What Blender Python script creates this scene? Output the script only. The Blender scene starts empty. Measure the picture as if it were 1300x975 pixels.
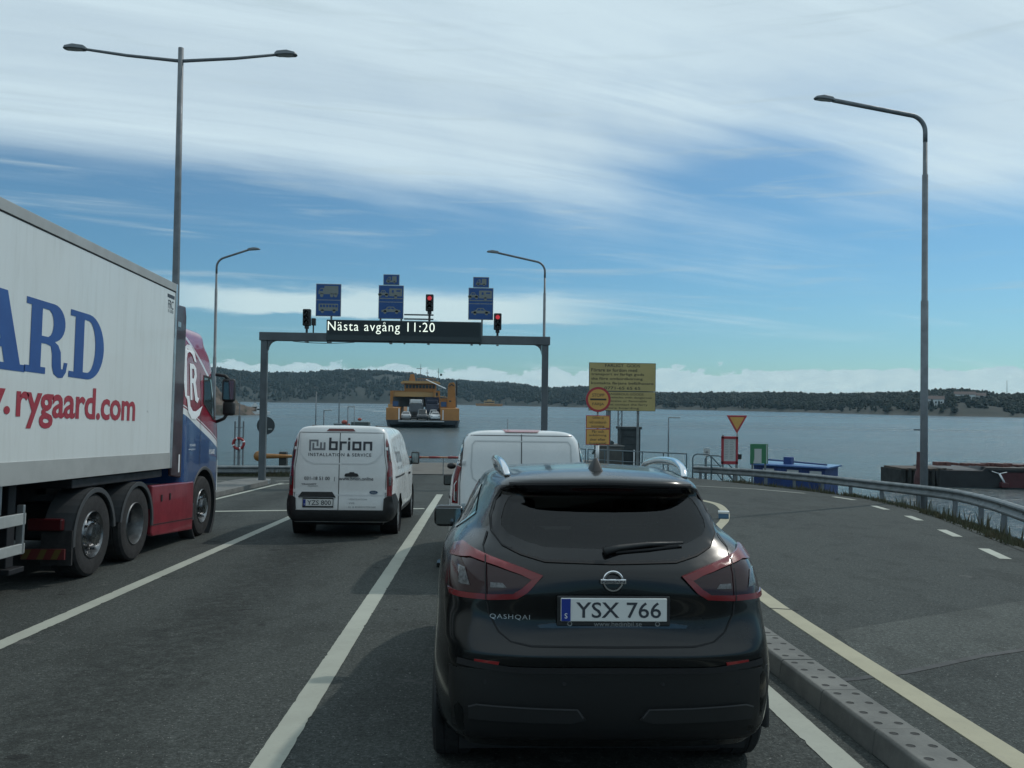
import bpy, bmesh, math, random
import numpy as np
from mathutils import Vector, Matrix, Quaternion, geometry, noise
from mathutils.bvhtree import BVHTree
R = math.radians
random.seed(7); np.random.seed(7)
scene = bpy.context.scene

# ---------------------------------------------------------------- camera
ROAD = R(2.19)                      # the queue lanes fall 3.8 % towards the ferry berth
def W(x, y, z=0.0):                 # road frame (x right, y along the lanes, z off the asphalt) -> world
    c, s = math.cos(ROAD), math.sin(ROAD)
    return Vector((x, y*c + z*s, -y*s + z*c))
cam = bpy.data.objects.new('camera', bpy.data.cameras.new('camera'))
scene.collection.objects.link(cam)
yaw, pitch, roll = R(2.16), R(1.18), R(0.8)
fw = Vector((math.sin(yaw)*math.cos(pitch), math.cos(yaw)*math.cos(pitch), math.sin(pitch)))
r0 = Vector((math.cos(yaw), -math.sin(yaw), 0)); u0 = r0.cross(fw)
cr_ = r0*math.cos(roll) + u0*math.sin(roll); cu_ = u0*math.cos(roll) - r0*math.sin(roll)
mw = Matrix((cr_, cu_, -fw)).transposed().to_4x4(); mw.translation = W(0, 0, 1.8)
cam.matrix_world = mw
cam.data.sensor_width = 36; cam.data.lens = 1089/1300*36
cam.data.clip_start = 0.1; cam.data.clip_end = 20000
scene.camera = cam

# ---------------------------------------------------------------- light, sky, exposure
SUN_EL, SUN_AZ = R(47), R(52)       # azimuth measured from +Y towards +X
sun = bpy.data.objects.new('sun', bpy.data.lights.new('sun', 'SUN'))
scene.collection.objects.link(sun)
sv = Vector((math.sin(SUN_AZ)*math.cos(SUN_EL), math.cos(SUN_AZ)*math.cos(SUN_EL), math.sin(SUN_EL)))
sun.rotation_euler = sv.to_track_quat('Z', 'Y').to_euler()
sun.data.energy = 1.8; sun.data.angle = R(1.2); sun.data.color = (1.0, 0.96, 0.88)
scene.view_settings.view_transform = 'Standard'; scene.view_settings.look = 'None'
scene.view_settings.exposure = -0.25; scene.view_settings.gamma = 1

world = bpy.data.worlds.new('World'); scene.world = world; world.use_nodes = True
nt = world.node_tree; nt.nodes.clear()
def mk(nt):
    def N(t, **k):
        n = nt.nodes.new(t)
        for a, b in k.items(): setattr(n, a, b)
        return n
    def sock(n, name, v):
        s = n.inputs[name]
        if hasattr(v, 'is_output'): nt.links.new(v, s)
        else: s.default_value = v
    def M(op, a, b=None, c=None, clamp=False):
        n = N('ShaderNodeMath', operation=op, use_clamp=clamp)
        for i, v in enumerate((a, b, c)):
            if v is not None: sock(n, i, v)
        return n.outputs[0]
    def MIX(f, a, b, blend='MIX'):
        n = N('ShaderNodeMix', data_type='RGBA', blend_type=blend)
        sock(n, 0, f)
        for i, v in ((6, a), (7, b)):
            if isinstance(v, tuple) and len(v) == 3: v = (*v, 1)
            sock(n, i, v)
        return n.outputs[2]
    def SS(x, a, b, lo=0.0, hi=1.0):
        n = N('ShaderNodeMapRange', interpolation_type='SMOOTHSTEP')
        for i, v in enumerate((x, a, b, lo, hi)): sock(n, i, v)
        return n.outputs[0]
    def NOISE(vec, scale, detail=4, rough=0.5, dist=0.0, dim='3D'):
        n = N('ShaderNodeTexNoise', noise_dimensions=dim)
        if vec is not None: nt.links.new(vec, n.inputs['Vector'])
        sock(n, 'Scale', scale); sock(n, 'Detail', detail); sock(n, 'Roughness', rough); sock(n, 'Distortion', dist)
        return n.outputs[0]
    def COMB(x, y, z):
        n = N('ShaderNodeCombineXYZ')
        for i, v in enumerate((x, y, z)): sock(n, i, v)
        return n.outputs[0]
    return N, sock, M, MIX, SS, NOISE, COMB
N, sock, M, MIX, SS, NOISE, COMB = mk(nt)
tc = N('ShaderNodeTexCoord'); sep = N('ShaderNodeSeparateXYZ'); nt.links.new(tc.outputs['Generated'], sep.inputs[0])
dx, dy, dz = sep.outputs
el = M('MULTIPLY', M('ARCSINE', M('MULTIPLY', dz, 0.9999)), 57.2958)
az = M('MULTIPLY', M('ARCTAN2', dx, dy), 57.2958)
sky = N('ShaderNodeTexSky', sky_type='NISHITA'); sky.sun_disc = False
sky.sun_elevation = SUN_EL; sky.sun_rotation = SUN_AZ; sky.air_density = 1.0; sky.dust_density = 0.6; sky.ozone_density = 1.4
SKY_S = 0.1
zz = M('ADD', M('MAXIMUM', dz, 0.0), 0.10)
px = M('DIVIDE', dx, zz); py = M('DIVIDE', dy, zz)
# long streaks of cirrus running a little downhill to the right
u = M('ADD', M('MULTIPLY', px, 0.55), M('MULTIPLY', py, 0.32)); v = M('SUBTRACT', M('MULTIPLY', py, 0.95), M('MULTIPLY', px, 0.35))
n1 = NOISE(COMB(u, v, 0.3), 0.75, 7, 0.55, 0.6)
n2 = NOISE(COMB(M('MULTIPLY', u, 0.35), M('MULTIPLY', v, 1.6), 4.1), 1.5, 8, 0.6, 0.9)
cov = M('ADD', M('MULTIPLY', n1, 0.62), M('MULTIPLY', n2, 0.38))
bias = SS(el, 8.5, 17.0, -0.18, 0.20)
# open blue patch on the right of the frame
def blob(a0, e0, sa, se):
    da = M('DIVIDE', M('SUBTRACT', az, a0), sa); de = M('DIVIDE', M('SUBTRACT', el, e0), se)
    return M('EXPONENT', M('MULTIPLY', M('ADD', M('MULTIPLY', da, da), M('MULTIPLY', de, de)), -1.0))
bias = M('SUBTRACT', bias, M('MULTIPLY', blob(18, 15.0, 8, 2.2), 0.20))
bias = M('SUBTRACT', bias, M('MULTIPLY', blob(-13, 12.6, 16, 1.6), 0.10))
bias = M('ADD', bias, M('MULTIPLY', blob(31, 14, 6, 3), 0.10))
cirrus = SS(M('ADD', cov, bias), 0.34, 0.72)
cirrus = M('ADD', M('MULTIPLY', cirrus, 0.84), M('MULTIPLY', SS(el, 9, 20), 0.11))
# band of brighter cloud low on the left
nb = NOISE(COMB(M('MULTIPLY', az, 0.10), M('MULTIPLY', el, 0.55), 2.0), 1.6, 6, 0.55, 0.3)
be = M('ADD', el, M('MULTIPLY', M('SUBTRACT', nb, 0.5), 2.0))
band = M('MULTIPLY', SS(be, 5.15, 5.55), SS(be, 6.5, 7.5, 1.0, 0.0))
band = M('MULTIPLY', band, M('MULTIPLY', SS(az, -26, -14), SS(az, 1, 11, 1.0, 0.0)))
band = M('MULTIPLY', band, 0.92)
st = NOISE(COMB(M('MULTIPLY', az, 0.07), M('MULTIPLY', el, 1.1), 8.0), 1.0, 7, 0.6, 0.5)
streak = M('MULTIPLY', SS(st, 0.52, 0.78), M('MULTIPLY', SS(el, 3, 6), 0.55))
# cumulus bank on the horizon
nc = NOISE(COMB(M('MULTIPLY', az, 0.30), M('MULTIPLY', el, 0.55), 0.0), 1.5, 7, 0.6, 0.2)
ncl = NOISE(COMB(M('MULTIPLY', az, 0.09), 0.0, 0.0), 1.3, 2, 0.5)
top = M('ADD', 0.45, M('ADD', M('MULTIPLY', nc, 2.7), M('MULTIPLY', ncl, 0.7)))
cum = SS(M('SUBTRACT', el, top), -0.05, 0.12, 1.0, 0.0)
puff = NOISE(COMB(M('MULTIPLY', az, 0.5), M('MULTIPLY', el, 1.2), 5.0), 1.6, 5, 0.6)
base = N('ShaderNodeMix', data_type='RGBA', blend_type='MULTIPLY'); base.inputs[0].default_value = 1
nt.links.new(sky.outputs[0], base.inputs[6])
tint = MIX(SS(el, 1, 14), (0.49, 0.84, 1.04), (0.50, 0.85, 1.02)); nt.links.new(tint, base.inputs[7])
bluecol = N('ShaderNodeVectorMath', operation='SCALE'); nt.links.new(base.outputs[2], bluecol.inputs[0]); bluecol.inputs['Scale'].default_value = SKY_S
white = MIX(SS(n2, 0.3, 0.7), (0.70, 0.86, 0.95), (0.80, 0.98, 1.06))
c = MIX(cirrus, bluecol.outputs[0], white)
c = MIX(streak, c, (0.55, 0.70, 0.78))
c = MIX(band, c, (0.74, 0.93, 0.96))
c = MIX(M('MULTIPLY', cum, 0.85), c, MIX(puff, (0.46, 0.66, 0.76), (0.78, 0.95, 0.98)))
bg = N('ShaderNodeBackground'); nt.links.new(c, bg.inputs[0]); bg.inputs[1].default_value = 1.0
out = N('ShaderNodeOutputWorld'); nt.links.new(bg.outputs[0], out.inputs[0])

# ---------------------------------------------------------------- helpers
COL = scene.collection
def link(o): COL.objects.link(o); return o
def tag(o, label=None, cat=None, group=None, kind=None):
    if label: o['label'] = label
    if cat: o['category'] = cat
    if group: o['group'] = group
    if kind: o['kind'] = kind
    return o
def thing(name, label, cat, loc, rz=0, tilt=0, group=None):
    o = bpy.data.objects.new(name, None); link(o); o.empty_display_size = 0.3
    m = Matrix.Translation(loc) @ Matrix.Rotation(-tilt, 4, 'X') @ Matrix.Rotation(rz, 4, 'Z')
    o.matrix_world = m
    return tag(o, label, cat, group)
def mesh_obj(name, verts, faces, mat=None, parent=None, smooth=False, bevel=0, seg=2):
    me = bpy.data.meshes.new(name); me.from_pydata([tuple(p) for p in verts], [], [tuple(f) for f in faces]); me.validate()
    o = bpy.data.objects.new(name, me); link(o)
    if mat: me.materials.append(mat)
    if parent: o.parent = parent
    if smooth: me.polygons.foreach_set('use_smooth', [True]*len(me.polygons))
    if bevel:
        b = o.modifiers.new('bevel', 'BEVEL'); b.width = bevel; b.segments = seg; b.limit_method = 'ANGLE'; b.angle_limit = R(35)
        b.harden_normals = False
    return o
class MB:
    def __init__(s): s.v = []; s.f = []
    def add(s, v, f):
        n = len(s.v); s.v += [Vector(p) for p in v]; s.f += [tuple(i+n for i in g) for g in f]; return s
    def box(s, c, d, rot=None):
        c = Vector(c); hx, hy, hz = d[0]/2, d[1]/2, d[2]/2
        v = [Vector((x, y, z)) for x in (-hx, hx) for y in (-hy, hy) for z in (-hz, hz)]
        if rot is not None: v = [rot @ p for p in v]
        return s.add([p+c for p in v], [(0,1,3,2),(4,6,7,5),(0,4,5,1),(2,3,7,6),(0,2,6,4),(1,5,7,3)])
    def bb(s, x0, x1, y0, y1, z0, z1): return s.box(((x0+x1)/2, (y0+y1)/2, (z0+z1)/2), (abs(x1-x0), abs(y1-y0), abs(z1-z0)))
    def cyl(s, p0, p1, r0, r1=None, n=14): return s.tube([p0, p1], [r0, r0 if r1 is None else r1], n)
    def tube(s, path, rad, n=10):
        path = [Vector(p) for p in path]
        if not hasattr(rad, '__len__'): rad = [rad]*len(path)
        t = (path[1]-path[0]).normalized()
        ref = Vector((0,0,1)) if abs(t.z) < 0.9 else Vector((1,0,0))
        a = t.cross(ref).normalized(); rings = []
        for i, p in enumerate(path):
            if i == 0: t = path[1]-path[0]
            elif i == len(path)-1: t = path[-1]-path[-2]
            else: t = path[i+1]-path[i-1]
            t.normalize(); a = (a - t*a.dot(t)).normalized(); b = t.cross(a)
            rings.append([p + (a*math.cos(2*math.pi*k/n) + b*math.sin(2*math.pi*k/n))*rad[i] for k in range(n)])
        v = [q for r in rings for q in r]; f = []
        for i in range(len(path)-1):
            for k in range(n): f.append((i*n+k, i*n+(k+1)%n, (i+1)*n+(k+1)%n, (i+1)*n+k))
        f.append(tuple(range(n-1, -1, -1))); f.append(tuple((len(path)-1)*n+k for k in range(n)))
        return s.add(v, f)
    def lathe(s, prof, o, ax, n=28):      # prof: (radius, along)
        o = Vector(o); ax = Vector(ax).normalized(); ref = Vector((0,0,1)) if abs(ax.z) < 0.9 else Vector((1,0,0))
        a = ax.cross(ref).normalized(); b = ax.cross(a); v = []; f = []
        for r, t in prof:
            for k in range(n): v.append(o + ax*t + (a*math.cos(2*math.pi*k/n)+b*math.sin(2*math.pi*k/n))*r)
        for i in range(len(prof)-1):
            for k in range(n): f.append((i*n+k, i*n+(k+1)%n, (i+1)*n+(k+1)%n, (i+1)*n+k))
        return s.add(v, f)
    def prism(s, poly, o, u, v, d):       # poly in the plane o + a*u + b*v, thickness vector d
        o, u, v, d = map(Vector, (o, u, v, d)); n = len(poly)
        P = [o+u*a+v*b for a, b in poly]; Q = [p+d for p in P]
        return s.add(P+Q, [tuple(range(n)), tuple(range(2*n-1, n-1, -1))] + [(i, i+n, (i+1)%n+n, (i+1)%n) for i in range(n)])
    def sphere(s, c, r, n=10, m=7, sc=(1,1,1)):
        c = Vector(c); v = []; f = []
        for i in range(m+1):
            th = math.pi*i/m
            for k in range(n):
                ph = 2*math.pi*k/n
                v.append(c + Vector((math.sin(th)*math.cos(ph)*r*sc[0], math.sin(th)*math.sin(ph)*r*sc[1], math.cos(th)*r*sc[2])))
        for i in range(m):
            for k in range(n): f.append((i*n+k, (i+1)*n+k, (i+1)*n+(k+1)%n, i*n+(k+1)%n))
        return s.add(v, f)
    def sweep(s, prof, path, up=Vector((0,0,1)), closed=False):   # prof: (sideways to the right of travel, up)
        path = [Vector(p) for p in path]; n = len(prof); L = len(path); v = []; f = []
        for i, p in enumerate(path):
            a = path[max(i-1, 0)]; b = path[min(i+1, L-1)]; t = (b-a).normalized(); side = t.cross(up).normalized()
            for q in prof: v.append(p + side*q[0] + up*q[1])
        for i in range(L-1):
            for k in range(n if closed else n-1): f.append((i*n+k, i*n+(k+1)%n, (i+1)*n+(k+1)%n, (i+1)*n+k))
        if closed: f.append(tuple(range(n))); f.append(tuple((L-1)*n+k for k in range(n-1, -1, -1)))
        return s.add(v, f)
    def obj(s, name, mat, parent=None, smooth=False, bevel=0, seg=2): return mesh_obj(name, s.v, s.f, mat, parent, smooth, bevel, seg)

def autosmooth(o, ang=35):
    me = o.data
    bm = bmesh.new(); bm.from_mesh(me); bmesh.ops.recalc_face_normals(bm, faces=bm.faces)
    for e in bm.edges:
        e.smooth = not (len(e.link_faces) == 2 and e.calc_face_angle(0) > R(ang))
    for f in bm.faces: f.smooth = True
    bm.to_mesh(me); bm.free(); return o
def fixn(o):
    bm = bmesh.new(); bm.from_mesh(o.data); bmesh.ops.recalc_face_normals(bm, faces=bm.faces); bm.to_mesh(o.data); bm.free(); return o

MATS = {}
def mat(name, col=(0.5,0.5,0.5), rough=0.5, metal=0.0, coat=0.0, var=0.0, vscale=4.0, bump=0.0, bscale=60.0, emit=None, es=0.0, col2=None, spec=0.5, trans=0):
    if name in MATS: return MATS[name]
    m = bpy.data.materials.new(name); m.use_nodes = True; MATS[name] = m
    t = m.node_tree; b = t.nodes['Principled BSDF']
    N, sock, M, MIX, SS, NOISE, COMB = mk(t)
    b.inputs['Base Color'].default_value = (*col, 1); b.inputs['Roughness'].default_value = rough
    b.inputs['Metallic'].default_value = metal; b.inputs['Coat Weight'].default_value = coat; b.inputs['Coat Roughness'].default_value = 0.04
    b.inputs['Specular IOR Level'].default_value = spec; b.inputs['Transmission Weight'].default_value = trans
    if emit: b.inputs['Emission Color'].default_value = (*emit, 1); b.inputs['Emission Strength'].default_value = es
    co = N('ShaderNodeTexCoord').outputs['Object']
    if var:
        n = NOISE(co, vscale, 6, 0.62); k = SS(n, 0.3, 0.7)
        c2 = col2 or tuple(x*(1-var) for x in col)
        t.links.new(MIX(k, col, c2), b.inputs['Base Color'])
        t.links.new(M('ADD', M('MULTIPLY', k, 0.12), rough-0.06, clamp=True), b.inputs['Roughness'])
    if bump:
        bn = N('ShaderNodeBump'); bn.inputs['Strength'].default_value = bump; bn.inputs['Distance'].default_value = 0.01
        t.links.new(NOISE(co, bscale, 4, 0.6), bn.inputs['Height']); t.links.new(bn.outputs[0], b.inputs['Normal'])
    return m

def curve_geo(loops=None, text=None, bold=0.0, shear=0.0, spacing=1.0):
    if text is not None:
        cu = bpy.data.curves.new('t', 'FONT'); cu.body = text; cu.offset = bold; cu.shear = shear; cu.space_character = spacing; cu.resolution_u = 3
    else:
        cu = bpy.data.curves.new('t', 'CURVE'); cu.dimensions = '2D'; cu.fill_mode = 'BOTH'
        for lp in loops:
            sp = cu.splines.new('POLY'); sp.points.add(len(lp)-1); sp.use_cyclic_u = True
            for i, p in enumerate(lp): sp.points[i].co = (p[0], p[1], 0, 1)
    o = bpy.data.objects.new('t', cu); link(o)
    dg = bpy.context.evaluated_depsgraph_get(); dg.update()
    me = bpy.data.meshes.new_from_object(o.evaluated_get(dg))
    V = [(q.co.x, q.co.y) for q in me.vertices]; F = [tuple(p.vertices) for p in me.polygons]
    bpy.data.objects.remove(o); bpy.data.curves.remove(cu); bpy.data.meshes.remove(me)
    return V, F
def fit(V, w=None, h=None, cx=0.0, cy=0.0, anchor='c'):
    xs = [a for a, b in V]; ys = [b for a, b in V]; x0, x1, y0, y1 = min(xs), max(xs), min(ys), max(ys)
    sx = w/(x1-x0) if w else None; sy = h/(y1-y0) if h else None
    sx = sx or sy; sy = sy or sx
    mx = (x0+x1)/2 if anchor == 'c' else x0
    return [((a-mx)*sx+cx, (b-(y0+y1)/2)*sy+cy) for a, b in V]
def flat(name, VF, mat_, parent, o, u, v, d=0.0):   # 2D geometry laid in the plane o,u,v, raised by d (vector)
    V, F = VF; o, u, v = Vector(o), Vector(u), Vector(v)
    return mesh_obj(name, [o+u*a+v*b for a, b in V], F, mat_, parent)
def join2(*gs):
    V = []; F = []
    for v, f in gs:
        n = len(V); V += v; F += [tuple(i+n for i in g) for g in f]
    return V, F
def text(t, w=None, h=None, cx=0, cy=0, bold=0.0, anchor='c', shear=0, spacing=1.0):
    V, F = curve_geo(text=t, bold=bold, shear=shear, spacing=spacing); return fit(V, w, h, cx, cy, anchor), F
def shape(loops): return curve_geo(loops=loops)
def arc(cx, cy, r, a0, a1, n=16, ry=None):
    ry = ry or r
    return [(cx+r*math.cos(R(a0+(a1-a0)*i/n)), cy+ry*math.sin(R(a0+(a1-a0)*i/n))) for i in range(n+1)]

# ---- lofted bodies -------------------------------------------------------
def crspline(P, sub, sym=False):
    P = np.array(P, float)
    if sym:
        a = P[1].copy(); a[0] *= -1; b = P[-2].copy(); b[0] *= -1
    else: a = 2*P[0]-P[1]; b = 2*P[-1]-P[-2]
    Q = np.vstack([a, P, b]); out = []
    d = np.maximum(np.linalg.norm(np.diff(Q, axis=0), axis=1), 1e-4)**0.5
    for i in range(1, len(Q)-2):
        d0, d1, d2 = d[i-1], d[i], d[i+1]; p0, p1, p2, p3 = Q[i-1:i+3]
        m1 = (p2-p1) + d1*((p1-p0)/d0 - (p2-p0)/(d0+d1)); m2 = (p2-p1) + d1*((p3-p2)/d2 - (p3-p1)/(d1+d2))
        m1 *= 0.85; m2 *= 0.85
        for k in range(sub):
            t = k/sub
            out.append((2*t**3-3*t*t+1)*p1 + (t**3-2*t*t+t)*m1 + (-2*t**3+3*t*t)*p2 + (t**3-t*t)*m2)
    out.append(Q[-2]); return np.array(out)
def inpoly(x, y, lp, m=0.0):
    c = False; j = len(lp)-1; dm = 9e9
    for i in range(len(lp)):
        (x1, y1), (x2, y2) = lp[i], lp[j]
        if (y2 > y) != (y1 > y) and x < (x2-x1)*(y-y1)/(y2-y1)+x1: c = not c
        ll = (x2-x1)**2+(y2-y1)**2 or 1e-9; t = max(0, min(1, ((x-x1)*(x2-x1)+(y-y1)*(y2-y1))/ll)); dm = min(dm, math.hypot(x-x1-t*(x2-x1), y-y1-t*(y2-y1)))
        j = i
    return c and dm > m
def shrink(lp, m):
    cx = sum(p[0] for p in lp)/len(lp); cy = sum(p[1] for p in lp)/len(lp); out = []
    for i, p in enumerate(lp):
        a = Vector(lp[i-1]); b = Vector(p); c = Vector(lp[(i+1) % len(lp)]); n1 = (b-a).normalized(); n2 = (c-b).normalized()
        n = Vector((-(n1.y+n2.y), n1.x+n2.x)); n = n.normalized() if n.length > 1e-6 else Vector((-n1.y, n1.x))
        if n.dot(Vector((cx, cy))-b) < 0: n = -n
        k = max(0.5, abs(n.dot(Vector((-n1.y, n1.x))))); out.append((b.x+n.x*m/k, b.y+n.y*m/k))
    return out
def loft(rows, sk=5, sm=4, arches=(), xin=0.6):
    A = np.array([crspline(r, sk, True) for r in rows])          # M x K' x 3
    B = np.array([crspline(A[:, k], sm) for k in range(A.shape[1])]).transpose(1, 0, 2)
    m, k, _ = B.shape; V = []; F = []
    for side in (1, -1):
        n0 = len(V)
        for i in range(m):
            for j in range(k):
                p = B[i, j].copy(); p[0] = max(p[0], 0)*side; V.append(Vector(p))
        for i in range(m-1):
            for j in range(k-1):
                q = [n0+i*k+j, n0+i*k+j+1, n0+(i+1)*k+j+1, n0+(i+1)*k+j]
                c = (V[q[0]]+V[q[1]]+V[q[2]]+V[q[3]])/4
                if any(abs(c.x) > xin and math.hypot(c.y-ay, c.z-az_) < ar for ay, az_, ar in arches): continue
                F.append(tuple(q if side > 0 else q[::-1]))
    used = {i for f in F for i in f}
    for i in used:
        p = V[i]
        for ay, az_, ar in arches:
            dd = math.hypot(p.y-ay, p.z-az_)
            if abs(p.x) > xin and dd < ar and dd > 1e-3: p.y = ay+(p.y-ay)*ar/dd; p.z = az_+(p.z-az_)*ar/dd
    bm = bmesh.new(); vs = [bm.verts.new(p) for p in V]
    for f in F:
        try: bm.faces.new([vs[i] for i in f])
        except ValueError: pass
    bmesh.ops.remove_doubles(bm, verts=bm.verts, dist=0.0005)
    loose = [x for x in bm.verts if not x.link_faces]; bmesh.ops.delete(bm, geom=loose, context='VERTS')
    bmesh.ops.recalc_face_normals(bm, faces=bm.faces)
    bm.verts.ensure_lookup_table(); bm.verts.index_update()
    V2 = [v.co.copy() for v in bm.verts]; F2 = [tuple(v.index for v in f.verts) for f in bm.faces]; bm.free()
    return V2, F2
DIRS = {'rear': (lambda a, b: Vector((a, -6, b)), Vector((0, 1, 0))), 'right': (lambda a, b: Vector((6, a, b)), Vector((-1, 0, 0))),
        'left': (lambda a, b: Vector((-6, a, b)), Vector((1, 0, 0))), 'front': (lambda a, b: Vector((a, 26, b)), Vector((0, -1, 0))),
        'top': (lambda a, b: Vector((a, b, 9)), Vector((0, 0, -1)))}
class Skin:                                     # lays shapes on a body surface by casting rays at it
    def __init__(s, V, F): s.bvh = BVHTree.FromPolygons(V, F)
    def hit(s, a, b, side, off):
        fo, d = DIRS[side]; o = fo(a, b); h = s.bvh.ray_cast(o, d)
        if h[0] is None or (side == 'rear' and h[0].y > 0.75):
            q = s.bvh.find_nearest(o + d*(5.2 if side in ('right','left') else 6.3)); p, n = q[0], q[1]
        else: p, n = h[0], h[1]
        if n.dot(d) > 0: n = -n
        return p + (n*0.6 - d*0.4).normalized()*off
    def patch(s, name, poly, side, mat_, parent, off=0.004, res=0.04, skirt=True, smooth=True, holes=()):
        pts = []; edges = []; 
        for lp in (poly,)+tuple(holes):
            L = []
            for i, p in enumerate(lp):
                q = lp[(i+1) % len(lp)]; n = max(1, int(math.dist(p, q)/res))
                for k in range(n): L.append((p[0]+(q[0]-p[0])*k/n, p[1]+(q[1]-p[1])*k/n))
            n0 = len(pts); pts += L; edges += [(n0+i, n0+(i+1) % len(L)) for i in range(len(L))]
            if lp is poly: nb = len(L); bd = list(L)
        xs = [p[0] for p in bd]; ys = [p[1] for p in bd]
        def inside(x, y, lp):
            c = False; j = len(lp)-1
            for i in range(len(lp)):
                if (lp[i][1] > y) != (lp[j][1] > y) and x < (lp[j][0]-lp[i][0])*(y-lp[i][1])/(lp[j][1]-lp[i][1])+lp[i][0]: c = not c
                j = i
            return c
        x = min(xs)+res*0.5
        while x < max(xs):
            y = min(ys)+res*0.5
            while y < max(ys):
                if inside(x, y, bd) and min((x-a)**2+(y-b)**2 for a, b in pts[:nb]) > (res*0.4)**2 and not any(inside(x, y, h) for h in holes): pts.append((x, y))
                y += res
            x += res
        r = geometry.delaunay_2d_cdt([Vector(p) for p in pts], edges, [], 1, 1e-5)
        V = [s.hit(p[0], p[1], side, off) for p in r[0]]; F = []
        for f in r[2]:
            cx = sum(r[0][i][0] for i in f)/3; cy = sum(r[0][i][1] for i in f)/3
            if inside(cx, cy, bd) and not any(inside(cx, cy, h) for h in holes): F.append(tuple(f))
        if skirt:
            cnt = {}
            for f in F:
                for i in range(3):
                    e = (f[i], f[(i+1) % 3]); k = tuple(sorted(e)); cnt.setdefault(k, []).append(e)
            d = DIRS[side][1]; mp = {}
            for k, l in cnt.items():
                if len(l) == 1:
                    for i in k:
                        if i not in mp: V.append(V[i]+d*(off+0.006)); mp[i] = len(V)-1
                    a, b = l[0]; F.append((b, a, mp[a], mp[b]))
        o = mesh_obj(name, V, F, mat_, parent)
        o = autosmooth(o, 50) if smooth else fixn(o); d = DIRS[side][1]; me = o.data
        if sum(p.area*p.normal.dot(d) for p in me.polygons) > 0:
            bm = bmesh.new(); bm.from_mesh(me); bmesh.ops.reverse_faces(bm, faces=bm.faces); bm.to_mesh(me); bm.free()
        return o
    def line(s, name, pts, w, side, mat_, parent, off=0.003, closed=False, step=0.04):
        L = []; n_ = len(pts)
        for i in range(n_ if closed else n_-1):
            p, q = pts[i], pts[(i+1) % n_]; n = max(1, int(math.dist(p, q)/step))
            for k in range(n): L.append((p[0]+(q[0]-p[0])*k/n, p[1]+(q[1]-p[1])*k/n))
        L.append(pts[0] if closed else pts[-1]); V = []; F = []
        for i, p in enumerate(L):
            if closed and i in (0, len(L)-1): a, b = L[-2], L[1]
            else: a = L[max(i-1, 0)]; b = L[min(i+1, len(L)-1)]
            t = (b[0]-a[0], b[1]-a[1]); l = math.hypot(*t) or 1; nx, ny = -t[1]/l*w/2, t[0]/l*w/2
            V += [s.hit(p[0]+nx, p[1]+ny, side, off), s.hit(p[0]-nx, p[1]-ny, side, off)]
            if i: F.append((2*i-2, 2*i-1, 2*i+1, 2*i))
        return fixn(mesh_obj(name, V, F, mat_, parent))
    def print(s, name, VF, side, mat_, parent, off=0.004, flip=False):
        V, F = VF
        return mesh_obj(name, [s.hit(-a if flip else a, b, side, off) for a, b in V], F, mat_, parent)
def mirror(poly): return [(-a, b) for a, b in poly][::-1]

# common materials
M_black = mat('black_plastic', (0.018,0.019,0.02), 0.55, var=0.3, vscale=9)
M_rubber = mat('rubber', (0.022,0.022,0.023), 0.85, var=0.35, vscale=14, bump=0.3, bscale=90)
M_glass = mat('dark_glass', (0.006,0.008,0.009), 0.04, coat=0.3)
M_gap = mat('panel_gap', (0.01,0.01,0.011), 0.8)
M_chrome = mat('chrome', (0.75,0.76,0.78), 0.12, metal=1)
M_alu = mat('aluminium', (0.55,0.57,0.58), 0.35, metal=0.9, var=0.25, vscale=7)
M_galv = mat('galvanised_steel', (0.21,0.23,0.235), 0.55, metal=0.35, var=0.35, vscale=3, bump=0.15, bscale=25)
M_pole = mat('painted_pole', (0.17,0.19,0.205), 0.55, metal=0.2, var=0.25, vscale=3)
M_redlens = mat('red_lens', (0.22,0.012,0.014), 0.12, coat=0.6)
M_white = mat('white_paint', (0.72,0.73,0.72), 0.28, coat=0.5, var=0.08, vscale=2.2)
M_print_dk = mat('dark_print', (0.03,0.035,0.045), 0.5)
M_print_wh = mat('white_print', (0.75,0.77,0.78), 0.5)
M_plate = mat('plate_white', (0.62,0.63,0.61), 0.45)
M_blue = mat('eu_blue', (0.01,0.03,0.22), 0.4)

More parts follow.
